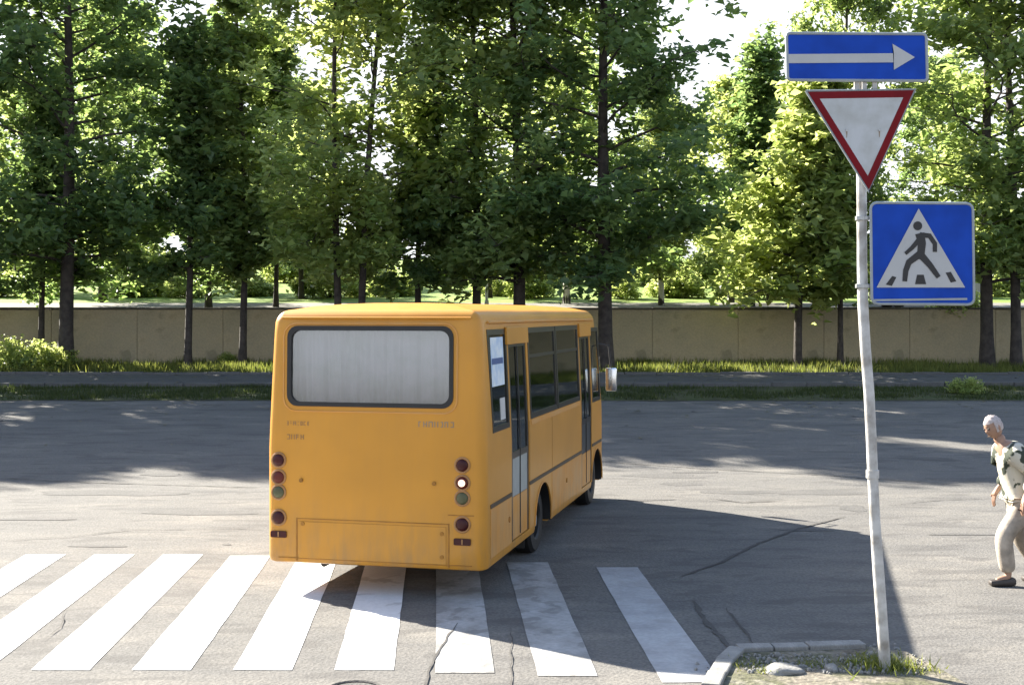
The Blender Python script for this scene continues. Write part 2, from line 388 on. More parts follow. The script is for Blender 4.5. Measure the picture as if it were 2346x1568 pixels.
def leaf_mat(name, ca, cb, ta, tb, tr=.5, rough=.5):
    m, N, L, b = newmat(name)
    at = N.new('ShaderNodeAttribute'); at.attribute_name = 'tint'
    r1 = N.new('ShaderNodeValToRGB'); r2 = N.new('ShaderNodeValToRGB')
    for r, a_, b_ in ((r1, ca, cb), (r2, ta, tb)):
        r.color_ramp.elements[0].color = (*a_, 1); r.color_ramp.elements[1].color = (*b_, 1); L.new(at.outputs['Fac'], r.inputs['Fac'])
    t = N.new('ShaderNodeBsdfTranslucent'); mxs = N.new('ShaderNodeMixShader'); mxs.inputs[0].default_value = tr
    L.new(r1.outputs['Color'], b.inputs['Base Color']); b.inputs['Roughness'].default_value = rough; b.inputs['Specular IOR Level'].default_value = .35
    L.new(r2.outputs['Color'], t.inputs['Color']); L.new(b.outputs[0], mxs.inputs[1]); L.new(t.outputs[0], mxs.inputs[2])
    L.new(mxs.outputs[0], N['Material Output'].inputs['Surface'])
    return m
M_leaf_dark = leaf_mat('leaf_dark', (.055, .10, .045), (.12, .17, .07), (.14, .24, .08), (.50, .64, .18), .5, .36)
M_leaf_mid = leaf_mat('leaf_mid', (.08, .13, .05), (.17, .22, .085), (.26, .38, .10), (.68, .76, .25), .53, .36)
M_leaf_light = leaf_mat('leaf_light', (.09, .135, .045), (.20, .24, .08), (.34, .45, .10), (.78, .82, .30), .57, .36)
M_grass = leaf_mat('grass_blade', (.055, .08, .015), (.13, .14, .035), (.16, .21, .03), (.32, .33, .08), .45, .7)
M_grass_shaded = leaf_mat('shaded_grass_blade', (.025, .042, .012), (.05, .065, .02), (.06, .09, .02), (.11, .14, .03), .4, .7)  # tree shade on the verge put into a darker copy of the grass
M_bark = mat('bark', (.055, .045, .038), .95, vary=.3, scale=5, bump=.8, bscale=14)
M_bark_pale = mat('limewashed_bark', (.62, .60, .52), .9, vary=.1, scale=6, bump=.5, bscale=14)

def pos_strip(y0, y1, x0, x1, z):
    def f(rs):
        y = rs.uniform(y0, y1); x = rs.uniform(x0, x1); return (x, y, gz(y) + z)
    return f
def pos_clumps(y0, y1, x0, x1, z, nc, sp, seed):
    rs0 = np.random.RandomState(seed); cs = [(rs0.uniform(x0, x1), rs0.uniform(y0, y1)) for _ in range(nc)]
    def f(rs):
        c = cs[rs.randint(nc)]; x = c[0] + rs.normal() * sp; y = min(max(c[1] + rs.normal() * sp * .6, y0), y1); return (x, y, gz(y) + z)
    return f
tag(grass_mesh('grass', 26000, pos_clumps(33.2, 36.4, -22, 22, .01, 420, .28, 2), .13, .014, M_grass_shaded, 3), 'low dark grass on the verge along the far road edge', 'grass')
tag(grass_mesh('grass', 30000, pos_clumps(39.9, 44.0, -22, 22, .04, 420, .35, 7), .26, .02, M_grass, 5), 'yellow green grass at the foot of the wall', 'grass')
pb = G(2028, 1555)
def litter():
    rs = np.random.RandomState(77); V = []; F = []
    for k in range(900):
        y = 36.8 - abs(rs.normal()) * 4.5 if k % 2 else rs.uniform(36.8, 39.4); x = rs.uniform(-18, 18)
        if y < 22: continue
        z = gz(y) + (.105 if y > 36.75 else .022); a = rs.uniform(0, 6.3); r = rs.uniform(.03, .07); i = len(V)
        for t in (0, 1.7, 3.1, 4.6): V.append((x + r * math.cos(a + t), y + r * math.sin(a + t), z + rs.uniform(.0, .02)))
        F.append((i, i + 1, i + 2, i + 3))
    me = bpy.data.meshes.new('leaf_litter'); me.from_pydata(V, [], F)
    o = link('leaf_litter', me, mat('dead_leaf', (.22, .19, .08), .8, vary=.3)); tag(o, 'fallen leaves scattered on the shaded road and pavement under the trees', 'fallen leaves', kind='stuff')
litter()
def pos_tuft(rs):
    a = rs.uniform(0, 6.283); r = abs(rs.normal()) * .13
    return (pb.x + .02 + r * math.cos(a) * 1.2, pb.y + .04 + r * math.sin(a) * .8, .075)
tag(grass_mesh('grass', 420, pos_tuft, .10, .006, M_grass, 11, lean=.7), 'tuft of yellow green grass round the foot of the sign post', 'grass')
isl_c = [(G(1720, 1545)), G(1860, 1545), G(1950, 1540), G(1760, 1560), G(2110, 1560), G(1985, 1530)]
def pos_isl(rs):
    c = isl_c[rs.randint(len(isl_c))]; return (c.x + rs.normal() * .08, c.y + rs.normal() * .07, .074)
tag(grass_mesh('grass', 330, pos_isl, .05, .005, M_grass, 12, lean=1.0), 'short sparse weeds on the gravelly island beside the post', 'grass')

# ------------------------------------------------------------------ wall
M_wall = ground_mat('rendered_wall', [(.26, .215, .13), (.37, .31, .20), (.33, .285, .19), (.25, .22, .14)], .8, 16, speck=.1, bump=.4, stretch=1, spots=(1.3, .6, .5, (.17, .155, .10)))
M_cop = ground_mat('coping', [(.10, .09, .07), (.15, .135, .11)], 2, 20, speck=.2)
wall = empty('boundary_wall', (0, 44.35, .98), label='long olive brown rendered wall running behind the street trees', cat='wall')
WZ0 = .85 - .98; WZ1 = 2.90 - .98; PW = 3.0
pb_ = bmesh.new(); box(pb_, (-PW / 2 + .005, -.12, WZ0), (PW / 2 - .005, .12, WZ1), .012); pme = mesh_of(pb_, 'wall_panel'); pme.materials.append(M_wall)
jb = bmesh.new(); box(jb, (-60, -.085, WZ0), (60, .085, WZ1 - .02)); obj('joint_filler', jb, M_wall, wall)
cb = bmesh.new(); box(cb, (-PW / 2 + .006, -.17, WZ1 + .002), (PW / 2 - .006, .17, WZ1 + .07), .012); cme = mesh_of(cb, 'coping'); cme.materials.append(M_cop)
for i in range(-11, 12):
    o = link('wall_panel', pme, None, wall); o.location = (i * PW + .4, rnd.uniform(-.008, .008), rnd.uniform(-.01, .01))
    o = link('coping_stone', cme, None, wall); o.location = (i * PW + .4, rnd.uniform(-.01, .01), rnd.uniform(-.004, .012))

# ------------------------------------------------------------------ trees
def leaves(centers, per, sig, size, seed, name, mat_, up=.55, tintbias=None):
    rs = np.random.RandomState(seed); C = np.repeat(np.array(centers), per, axis=0); n = len(C)
    pos = C + rs.normal(size=(n, 3)) * np.array([sig, sig, sig * .75])
    nr = rs.normal(size=(n, 3)); nr[:, 2] = np.abs(nr[:, 2]) * (1 + up * 2) + up; nr /= np.linalg.norm(nr, axis=1)[:, None]
    a = rs.normal(size=(n, 3)); u = np.cross(nr, a); u /= np.linalg.norm(u, axis=1)[:, None]; v = np.cross(nr, u)
    s = size * rs.uniform(.6, 1.35, n)[:, None]
    fold = nr * s * .18
    V = np.zeros((n, 4, 3)); V[:, 0] = pos - u * s * .5 ; V[:, 1] = pos - v * s * .38 + fold; V[:, 2] = pos + u * s * .62 - fold * .5; V[:, 3] = pos + v * s * .38 + fold
    me = bpy.data.meshes.new(name); me.vertices.add(n * 4); me.vertices.foreach_set('co', V.reshape(-1))
    idx = np.zeros((n, 6), dtype=np.int32); b0 = np.arange(n) * 4
    idx[:, 0] = b0; idx[:, 1] = b0 + 1; idx[:, 2] = b0 + 2; idx[:, 3] = b0; idx[:, 4] = b0 + 2; idx[:, 5] = b0 + 3
    me.loops.add(n * 6); me.loops.foreach_set('vertex_index', idx.reshape(-1))
    me.polygons.add(n * 2); me.polygons.foreach_set('loop_start', np.arange(0, n * 6, 3)); me.polygons.foreach_set('loop_total', np.full(n * 2, 3))
    cl = np.repeat(rs.uniform(0, 1, len(centers)), per); tint = np.clip(.45 * cl + .55 * rs.uniform(0, 1, n) ** 1.3, 0, 1)
    at = me.attributes.new('tint', 'FLOAT', 'FACE'); at.data.foreach_set('value', np.repeat(tint, 2).astype(np.float32))
    me.update(); me.validate(); me.materials.append(mat_); return me

def tree_variant(seed, H, Rr, cb, r0, nlimb, per, sig, leaf, mat_, stems=1, lean=0, shape='oval', gap=.0, dens=.5):
    """dens: share of twigs in leaf low in the crown; the unseen top is filled in for its shade on the road"""
    rnd = random.Random(seed); bt = bmesh.new(); bb = bmesh.new(); cen = []
    def prof(t):
        if shape == 'oval': return max(.12, math.sin(math.pi * min(1, (t * .86 + .16))) ** .7)
        if shape == 'column': return max(.15, (1 - t) ** .55 * (.45 + min(1, t * 3) * .55))
        return max(.12, (1 - t ** 2.2) * (.75 + .25 * math.sin(9 * t)))
    trunks = []
    for s in range(stems):
        off = 0 if stems == 1 else (-.33 + .66 * s)
        pts = []; rad = []; ax = rnd.uniform(0, 6); n = 14
        for i in range(n + 1):
            t = i / n
            x = off * (1 + 1.5 * t) + lean * t * H * .1 + .18 * math.sin(3.1 * t + ax) * t * 2; y = .15 * math.sin(2.3 * t + ax * 2) * t * 2
            pts.append(Vector((x, y, t * H * .96 - .1))); rad.append(r0 * (1 - t) ** .8 * (.75 if stems > 1 else 1) + .012 + (.35 * r0 if i == 0 else 0))
        tube(bt, pts, rad, 9); trunks.append(pts)
    ga = rnd.uniform(0, 6)
    for k in range(nlimb):
        t = (k + rnd.uniform(0, .9)) / nlimb; h = cb + (H * .97 - cb) * t ** 1.12; tp_ = trunks[k % stems]
        f = min(.999, (h + .1) / (H * .96)) * 14; i = min(13, int(f)); base = tp_[i].lerp(tp_[i + 1], f - i)
        ga += 2.4 + rnd.uniform(-.5, .5); Ln = Rr * prof(t) * rnd.uniform(.62, 1.15)
        el = R(rnd.uniform(4, 32) + 38 * t); droop = rnd.uniform(.05, .4) * (1 - t) ** 2
        pts = []; m = 6
        for j in range(m + 1):
            q = j / m; az = ga + .25 * math.sin(q * 3 + k)
            pts.append(base + Vector((math.cos(az) * Ln * q, math.sin(az) * Ln * q, Ln * (math.tan(el) * .55 * q - droop * q * q))))
        rr = max(.015, r0 * .32 * (1 - t * .7))
        tube(bb, pts, [rr * (1 - .8 * j / m) for j in range(m + 1)], 5, False)
        for j in range(2, m + 1):
            for s in range(3 if j < m else 3):
                if rnd.random() < gap or rnd.random() > dens + (1 - dens) * min(1, max(0, (pts[j].z - 10.5) / 3.5)) + .34 * max(0, 1 - abs(pts[j].z - 4.6) / 3): continue  # twigs thickened above the view to throw more shade on the road
                d = Vector((rnd.gauss(0, 1), rnd.gauss(0, 1), rnd.gauss(.15, .55))).normalized() * rnd.uniform(.35, .95) * min(1.2, Rr * .42)
                e = pts[j] + d
                tube(bb, [pts[j], pts[j].lerp(e, .5) + Vector((0, 0, .05)), e], [.016, .011, .006], 3, False)
                cen.append(tuple(e)); 
                if rnd.random() < .6: cen.append(tuple(pts[j].lerp(e, .5)))
    # the leader
    for s in range(12): cen.append((trunks[0][-1].x + rnd.gauss(0, .4), trunks[0][-1].y + rnd.gauss(0, .4), H * .96 + rnd.uniform(-1.2, .3)))
    tm = mesh_of(bt, 'trunk', 60); tm.materials.append(M_bark)
    bmsh = mesh_of(bb, 'branches'); bmsh.materials.append(M_bark)
    cm = leaves(cen, per, sig, leaf, seed, 'crown', mat_)
    return tm, bmsh, cm
VAR = {
 'big':    tree_variant(1, 19.2, 4.3, 3.2, .24, 56, 30, .27, .27, M_leaf_dark, dens=.45),
 'big2':   tree_variant(2, 19.0, 3.9, 3.0, .22, 50, 26, .26, .27, M_leaf_mid, dens=.27),
 'slim':   tree_variant(3, 11.2, 2.0, 3.0, .12, 26, 18, .22, .27, M_leaf_dark, shape='x', dens=.5),
 'column': tree_variant(4, 15.5, 1.5, 3.2, .12, 34, 18, .22, .27, M_leaf_mid, shape='column', dens=.55),
 'twin':   tree_variant(5, 18.8, 3.4, 3.4, .16, 56, 28, .28, .26, M_leaf_light, stems=2, lean=.25, dens=.38),
 'light':  tree_variant(6, 9.6, 2.9, 2.4, .14, 30, 24, .26, .31, M_leaf_light, lean=.35, shape='x', dens=.5),
 'mid':    tree_variant(7, 18.2, 2.7, 3.0, .15, 48, 26, .26, .26, M_leaf_mid, lean=-.1, dens=.34),
 'open':   tree_variant(8, 13.0, 3.6, 2.6, .17, 26, 20, .3, .34, M_leaf_light, gap=.15, dens=.5),
}
GT = 'street trees in a row before the wall'; GB = 'trees on the bank beyond the wall'
def tree(var, dx, y, label, group, s=1.0, rz=0, white=False, sx=None):
    if dx == 1925: sx = .62
    x = (dx - 1173) * y / 2900; z = gz(y) if y < 44.4 else ht(y)
    t = empty('tree', (x, y, z - .02), (0, 0, rz), label, 'tree', group); t.scale = (sx or s, sx or s, s)
    tm, bmm, cm = VAR[var]
    link('trunk', tm, None, t); b_ = link('branches', bmm, None, t)
    if var == 'twin': b_['kind'] = 'stuff'
    link('crown', cm, None, t)
    if white:
        bm = bmesh.new(); r0 = {'open': .17, 'light': .14, 'mid': .15}.get(var, .15)
        tube(bm, [(0, 0, -.05), (0, 0, .3), (.01, 0, 1.7)], [r0 * 1.42, r0 * 1.12, r0 * 1.06], 10); w = obj('limewash', bm, M_bark_pale, t, 40)
    return t
front = [
 ('big', 150, 42.3, 'large dark green tree with thick trunk at far left of the wall', 1.0, .4),
 ('slim', 95, 43.4, 'thin tree close beside the thick trunk at far left', .9, 2.0),
 ('slim', 430, 42.6, 'slim straight dark tree midway between the left edge and the bus', 1.05, 1.1),
 ('column', 555, 42.8, 'narrow tree with thin wavy trunk just left of the bus', 1.0, .2),
 ('twin', 800, 41.5, 'bright green tree with forked twin trunk above the rear of the bus roof', 1.0, .1),
 ('slim', 962, 43.2, 'thin tree half hidden behind the middle of the bus roof', 1.0, 3.0),
 ('mid', 1090, 42.5, 'thin trunked tree above the right end of the bus rear', 1.0, .8),
 ('big2', 1188, 42.0, 'tree rising behind the side of the bus roof, left of the thick trunk', .98, 2.1),
 ('big', 1388, 41.0, 'large dark tree with thick trunk rising just behind the bus front', 1.0, 3.5),
 ('light', 1828, 42.4, 'short bright green tree with leaning trunk left of the sign post', 1.0, 0.0),
 ('mid', 1925, 42.8, 'tree with dark trunk directly left of the sign post', 1.02, 2.4),
 ('big2', 2262, 42.2, 'tree with slim dark trunk to the right of the pedestrian sign', .97, 4.2),
 ('mid', 2328, 41.8, 'tree with broad dark trunk at the far right edge', 1.1, 5.1),
]
for v, dx, y, lab, s, rz in front: tree(v, dx, y, lab, GT, s, rz)
# the same row continues beyond the picture on the left (its shade falls on the road in view)
for i, (dx, v) in enumerate(((-150, 'mid'), (-420, 'big2'), (-700, 'big'), (-980, 'big2'), (-1260, 'mid'), (-1520, 'big'))):
    tree(v, dx, 42.3, 'street tree standing in the row beyond the left edge of view', GT, .9 + .03 * i, i * 1.3)
back = [
 ('big2', 235, 53.0, 'full tree just beyond the wall between the thick trunk and the slim tree', .74, 4.4, 0),
 ('big', 690, 56.0, 'full tree just beyond the wall behind the rear left corner of the bus', .5, 1.4, 0),
 ('big2', 1120, 57.0, 'full tree beyond the wall behind the white lamp post', .62, 5.4, 0),
 ('slim', 478, 47.5, 'thin dark trunk just beyond the wall between two slim trees', 1.0, 2.2, 0),
 ('mid', 632, 49.0, 'tree beyond the wall directly left of the bus roof', .62, 1.2, 0),
 ('open', 1298, 52.0, 'tree with whitewashed trunk foot beyond the wall above the bus side windows', .8, 1.0, 1),
 ('open', 1515, 50.5, 'tree with limewashed trunk foot beyond the wall right of the bus', .62, 2.5, 1),
 ('open', 1675, 53.0, 'tree with pale trunk foot in the middle of the gap between bus and signs', .72, 3.6, 1),
 ('slim', 1722, 49.5, 'dark slim trunk beyond the wall beside a pale one', .95, 1.9, 0),
 ('open', 1762, 55.0, 'bright tree with yellowish pale trunk foot beyond the wall, left of the leaning tree', .7, 5.2, 1),
 ('big', 300, 66.0, 'distant full tree on the bank between the left trees', .68, 2.0, 0),
 ('open', 700, 70.0, 'distant bright tree on the bank behind the forked tree', .66, 4.0, 0),
 ('big2', 1500, 72.0, 'distant full tree on the bank right of the bus', .62, 5.0, 0),
 ('big', 2150, 62.0, 'distant dark tree on the bank behind the pedestrian sign', .6, 3.0, 0),
 ('open', 2420, 68.0, 'distant bright tree on the bank at the right edge', .8, 0.7, 0),
 ('open', 40, 62.0, 'distant bright tree on the bank at the left edge', .8, 2.7, 0),
]
for v, dx, y, lab, s, rz, w in back: tree(v, dx, y, lab, GB, s, rz, bool(w))

# shrubs
def shrub_mesh(seed, rx, ry, h, n, mat_, leaf=.13):
    rnd = random.Random(seed); cen = []; bb = bmesh.new()
    for k in range(n):
        a = rnd.uniform(0, 6.283); r = math.sqrt(rnd.random()); z = h * rnd.uniform(.1, 1) * (1 - .55 * r * r)
        e = Vector((rx * r * math.cos(a), ry * r * math.sin(a), z)); cen.append(tuple(e))
        if k % 3 == 0: tube(bb, [(0, 0, 0), e * .5 + Vector((0, 0, .1)), e], [.02, .012, .005], 4, False)
    st = mesh_of(bb, 'stems'); st.materials.append(M_bark)
    return st, leaves(cen, 22, .16, leaf, seed, 'foliage', mat_, up=.3)
SH = [shrub_mesh(21, 1.1, .7, 1.1, 90, M_leaf_light), shrub_mesh(22, 1.9, 1.2, 2.1, 200, M_leaf_light, .2), shrub_mesh(23, 2.1, 1.3, 2.6, 150, M_leaf_light, .22)]
def shrub(i, x, y, z, label, group=None, s=1, rz=0):
    t = empty('shrub', (x, y, z), (0, 0, rz), label, 'shrub', group); t.scale = (s, s, s)
    link('stems', SH[i][0], None, t); link('foliage', SH[i][1], None, t); return t
def DXW(dx, y): return (dx - 1173) * y / 2900
shrub(0, DXW(45, 41.2), 41.2, gz(41.2) + .03, 'bright yellow green shrub at the foot of the wall by the left edge', s=1.0)
shrub(0, DXW(120, 41.9), 41.9, gz(41.9) + .03, 'small bright shrub beside the thick trunk at far left', s=.75, rz=1)
shrub(0, DXW(520, 43.6), 43.6, gz(43.6) + .03, 'low weedy shrub under the wall just left of the bus', s=.4, rz=2)
shrub(0, DXW(2215, 34.6), 34.6, gz(34.6) + .01, 'low leafy clump on the verge at the right edge', s=.42, rz=2.5)
shrub(0, DXW(2190, 44.9), 44.9, 2.75, 'green bush spilling over the wall right of the pedestrian sign', s=.9, rz=.6)
rb = random.Random(12); k = 0
near_ = ['behind the thick trunk at far left', 'behind the low branches at left', 'above the wall between the two left trunks', 'behind the narrow tree left of the bus',
         'left of the forked trunk', 'behind the forked trunk', 'above the middle of the bus rear', 'beside the white lamp post', 'above the bus side windows', 'beside the thick trunk at the bus front',
         'right of the thick trunk', 'in the open gap left of the leaning tree', 'behind the leaning tree', 'behind the sign post', 'behind the pedestrian sign', 'at the right edge behind the last trunks']
for row, (y, sz, adj) in enumerate(((57.5, .62, 'low'), (72.0, 1.3, 'tall'))):
    for j, wh in enumerate(near_):
        dx = -20 + j * 158 + row * 70 + rb.uniform(-40, 40)
        shrub(1 + (k % 2), DXW(dx, y), y + rb.uniform(-1.5, 1.5), ht(y) - .05, adj + ' sunlit yellow green bush ' + wh, 'bushes on the bank beyond the wall',
              s=rb.uniform(.8, 1.35) * sz, rz=rb.uniform(0, 6)); k += 1

# white lamp post beyond the wall
lp = empty('lamp_post', (DXW(1115, 50), 50, ht(50)), label='slender white lamp post beyond the wall above the bus roof', cat='lamp post')
M_white = mat('white_enamel', (.78, .78, .76), .5, vary=.05)
bm = bmesh.new(); tube(bm, [(0, 0, 0), (0, 0, 2.9)], [.06, .045], 10); obj('pole', bm, M_white, lp, 40)
bm = bmesh.new(); tube(bm, [(0, 0, 2.9), (0, 0, 2.95), (0, 0, 3.1), (0, 0, 3.18)], [.06, .14, .12, .03], 12); obj('lantern', bm, M_white, lp, 40)
bm = bmesh.new(); tube(bm, [(0, 0, 0), (0, 0, .25)], [.1, .08], 10); obj('base', bm, M_white, lp, 40)

# pale car beyond the wall (only its upper part clears the coping)
M_carpaint = mat('pale_car_paint', (.62, .60, .56), .35, vary=.04, coat=.4)
M_dark = mat('dark_rubber', (.02, .02, .02), .7, vary=.2)
M_darkglass = mat('dark_car_glass', (.03, .035, .04), .1, vary=.1, coat=.5)
car = empty('parked_car', (DXW(2120, 48.5), 48.5, ht(48.5) + .03 - .95), label='pale parked car beyond the wall, its roof showing below the pedestrian sign', cat='car')
car.location.z = ht(48.5) + .03
prof_ = [(-1.95, .28), (-1.98, .7), (-1.75, .86), (-1.0, .92), (-.55, 1.32), (.55, 1.36), (1.15, .98), (1.9, .9), (1.98, .6), (1.95, .28)]
bm = bmesh.new(); prism(bm, prof_, 'y', -.8, .8)
bmesh.ops.bevel(bm, geom=[e for e in bm.edges if abs(e.verts[0].co.y - e.verts[1].co.y) < .01], offset=.05, segments=2, affect='EDGES'); obj('body', bm, M_carpaint, car, 40)
for sy in (-1, 1):
    bm = bmesh.new(); prism(bm, [(-.86, .94), (-.5, 1.27), (-.03, 1.29), (-.03, .95)], 'y', sy * .803, sy * .812); obj('side_window', bm, M_darkglass, car)
    bm = bmesh.new(); prism(bm, [(.03, .95), (.03, 1.29), (.5, 1.30), (1.0, .98)], 'y', sy * .803, sy * .812); obj('side_window', bm, M_darkglass, car)
    for wx in (-1.25, 1.25):
        bm = bmesh.new(); cyl(bm, (wx, .3), .3, 'y', sy * .66, sy * .83, 22); w_ = obj('wheel', bm, M_dark, car)
        bm = bmesh.new(); cyl(bm, (wx, .3), .17, 'y', sy * .83, sy * .84, 16); obj('rim', bm, M_white, w_)
bm = bmesh.new(); box(bm, (-2.0, -.5, .62), (-1.985, .5, .72)); obj('tail_light', bm, mat('car_red', (.4, .02, .02), .3), car)

# ------------------------------------------------------------------ sign post
M_pole = mat('white_pole_paint', (.80, .79, .76), .5, vary=.1, scale=7, col2=(.36, .33, .29), bump=.15, bscale=30)
M_blue = mat('sign_blue', (.008, .062, .42), .6, vary=.12, scale=5, spec=.15)
M_red = mat('sign_red', (.26, .008, .014), .6, vary=.12, scale=5, spec=.15)
M_face = mat('sign_white', (.50, .52, .53), .4, scale=6, col2=(.38, .39, .37))
M_arrow = mat('sign_white_symbol', (.62, .63, .63), .4, vary=.05, scale=4)
M_black = mat('sign_black', (.012, .012, .014), .5, vary=.1)
M_rim = mat('sign_rim', (.45, .50, .52), .45, vary=.08)
M_steel = mat('galvanised_steel', (.45, .46, .46), .4, .7, vary=.1)
YP = 9.67
post = empty('sign_post', (pb.x, pb.y, .07), label='white slightly bent steel post with three traffic signs, grass at its foot', cat='sign post')
def PL(dx, dy, y=YP): return P(dx, dy, y) - Vector(post.location)
pp = [(2030, 1562), (2026, 1500), (2019, 1400), (2012, 1300), (2005, 1200), (2000, 1100), (1996, 1000), (1991, 900), (1983, 800), (1977, 700), (1975, 600), (1974, 430), (1972, 250), (1968, 95)]
bm = bmesh.new(); tube(bm, [PL(*q) for q in pp], [.043] * 4 + [.040] * 6 + [.038] * 4, 14); obj('pole', bm, M_pole, post, 40)
bm = bmesh.new(); q = PL(1999, 1085); tube(bm, [q + Vector((0, 0, -.03)), q + Vector((0, 0, .03))], .049, 14); obj('clamp_band', bm, M_pole, post, 40)
def sign(name, poly, label, rim_m, thick=.02, y=None, rimw=.012, cat='road sign', face=M_blue, group=None):
    """poly in display px -> plate in front of the pole"""
    y = y or YP - .075
    pts = [P(a, b, y) for a, b in poly]; c = sum((p for p in pts), Vector()) / len(pts)
    t = empty(name, c, label=None)
    loc = [(p.x - c.x, p.z - c.z) for p in pts]
    bm = bmesh.new(); prism(bm, loc, 'y', .002, thick); obj('plate', bm, face, t)
    # raised rim
    bm = bmesh.new(); n = len(loc)
    tube(bm, [(a, .004, b) for a, b in loc] + [(loc[0][0], .004, loc[0][1])], rimw, 8, False); obj('rim', bm, rim_m, t, 40)
    bm = bmesh.new(); prism(bm, [(a * .985, b * .985) for a, b in loc], 'y', thick + .001, thick + .004); obj('back_plate', bm, M_steel, t)
    return t, c
def face_poly(name, t, c, poly, mat_, lift=.003, y=None, th=.0015):
    y = y or YP - .075
    pts = [P(a, b, y) - c for a, b in poly]; bm = bmesh.new(); prism(bm, [(p.x, p.z) for p in pts], 'y', -lift, -lift + th)
    bmesh.ops.triangulate(bm, faces=[f for f in bm.faces if len(f.verts) > 4])
    return obj(name, bm, mat_, t)
def z2(x, y): return ((1880 + x / 1.96) * .928, (40 + y / 1.96) * .928)    # from the enlarged crop of the signs
def rr_disp(x0, y0, x1, y1, r, sk=(0, 0)):
    pts = []
    for cx, cy, a0 in ((x1 - r, y0 + r, -90), (x1 - r, y1 - r, 0), (x0 + r, y1 - r, 90), (x0 + r, y0 + r, 180)):
        for k in range(4):
            a = R(a0 + 30 * k); x = cx + r * math.cos(a); y = cy + r * math.sin(a)
            pts.append((x + sk[0] * (y - y0) / (y1 - y0), y + sk[1] * (x - x0) / (x1 - x0)))
    return pts
# arrow plate
t, c = sign('arrow_sign', rr_disp(1802, 76, 2122, 183, 8, (3, 2)), '', M_rim); t.parent = post; t.location = c - Vector(post.location)
face_poly('arrow', t, c, [z2(121, 184), z2(640, 180), z2(633, 134), z2(742, 199), z2(640, 260), z2(640, 224), z2(121, 228)], M_arrow)
# yield triangle
tri = [(1846, 208), (2098, 204), (1991, 440)]
def inset(poly, f):
    cx = sum(p[0] for p in poly) / len(poly); cy = sum(p[1] for p in poly) / len(poly)
    return [(cx + (a - cx) * f, cy + (b - cy) * f) for a, b in poly]
t, c = sign('give_way_sign', tri, '', M_rim, face=M_rim, rimw=.008); t.parent = post; t.location = c - Vector(post.location)
o1 = inset(tri, .965); i1 = inset(tri, .76)
bm = bmesh.new(); yy = YP - .075
A = [P(a, b, yy) - c for a, b in o1]; B = [P(a, b, yy) - c for a, b in i1]
for k in range(3):
    k2 = (k + 1) % 3; fr = [bm.verts.new((v.x, -.003, v.z)) for v in (A[k], A[k2], B[k2], B[k])]; bm.faces.new(fr)
obj('red_border', bm, M_red, t)
face_poly('white_field', t, c, i1, M_face, .0022)
for q in (z2(412, 552), z2(570, 550)):
    bm = bmesh.new(); v = P(*q, yy) - c; prism(bm, [(v.x - .007, v.z), (v.x + .007, v.z), (v.x + .003, v.z - .05), (v.x - .002, v.z - .06)], 'y', -.0032, -.0024); obj('rust_streak', bm, mat('rust_stain', (.42, .33, .24), .8), t)
    bm = bmesh.new(); cyl(bm, (v.x, v.z), .011, 'y', -.010, 0, 10); obj('bolt', bm, M_steel, t)
# pedestrian crossing square
sq = rr_disp(1995, 464, 2229, 695, 14, (3, 2))
t, c = sign('pedestrian_crossing_sign', sq, '', M_rim, rimw=.011); t.parent = post; t.location = c - Vector(post.location)
face_poly('white_triangle', t, c, [z2(760, 930), z2(985, 1312), z2(556, 1312)], M_arrow, .003)
face_poly('light_line', t, c, [z2(545, 1368), z2(995, 1362), z2(995, 1372), z2(545, 1378)], M_rim, .003)
def stroke(name, pts, w0, w1=None):
    w1 = w1 or w0; pts = [Vector((*z2(*p), 0)) for p in pts]; L_, Rr_ = [], []
    for i, p in enumerate(pts):
        d = (pts[min(i + 1, len(pts) - 1)] - pts[max(i - 1, 0)]).normalized(); n_ = Vector((-d.y, d.x, 0)); w = (w0 + (w1 - w0) * i / (len(pts) - 1)) * .4735 / 2
        L_.append((p.x + n_.x * w, p.y + n_.y * w)); Rr_.append((p.x - n_.x * w, p.y - n_.y * w))
    return L_ + Rr_[::-1]
def circ(cx, cy, r, n=14): return [z2(cx + r * math.cos(2 * math.pi * k / n), cy + r * math.sin(2 * math.pi * k / n)) for k in range(n)]
walker = bmesh.new()
for i_, poly in enumerate([circ(755, 1014, 22), stroke('', [(765, 1050), (775, 1100), (768, 1175)], 44, 34), stroke('', [(765, 1058), (812, 1062), (838, 1100), (838, 1140)], 26, 20),
             stroke('', [(758, 1085), (728, 1120), (695, 1148)], 24, 16), stroke('', [(765, 1150), (712, 1190), (697, 1230), (692, 1282)], 34, 22), stroke('', [(775, 1160), (815, 1205), (856, 1262)], 34, 22)]):
    pts = [P(a, b, YP - .075) - c for a, b in poly]; prism(walker, [(p.x, p.z) for p in pts], 'y', -.0058 - .0004 * i_, -.0042 - .0001 * i_)
obj('walking_figure', walker, M_black, t)
for poly in ([(600, 1298), (632, 1256), (652, 1262), (630, 1304)], [(742, 1296), (752, 1250), (784, 1250), (796, 1296)], [(890, 1240), (915, 1236), (942, 1282), (915, 1288)]):
    face_poly('zebra_mark', t, c, [z2(*p) for p in poly], M_black, .005)
# brackets behind
for q in ((1962, 195), (1980, 195), (2004, 195)):
    bm = bmesh.new(); v = PL(*q, YP - .05); box(bm, (v.x - .018, v.y - .01, v.z - .05), (v.x + .018, v.y + .01, v.z + .05), .003); obj('bracket', bm, M_pole, post)
for dy in (500, 655, 100, 160, 250):
    bm = bmesh.new(); v = PL(1975, dy); box(bm, (v.x - .055, v.y - .05, v.z - .015), (v.x + (.14 if dy > 300 else .055), v.y - .036, v.z + .015), .003)
    tube(bm, [v + Vector((0, 0, -.015)), v + Vector((0, 0, .015))], .053, 12); obj('clamp_band', bm, M_steel, post)

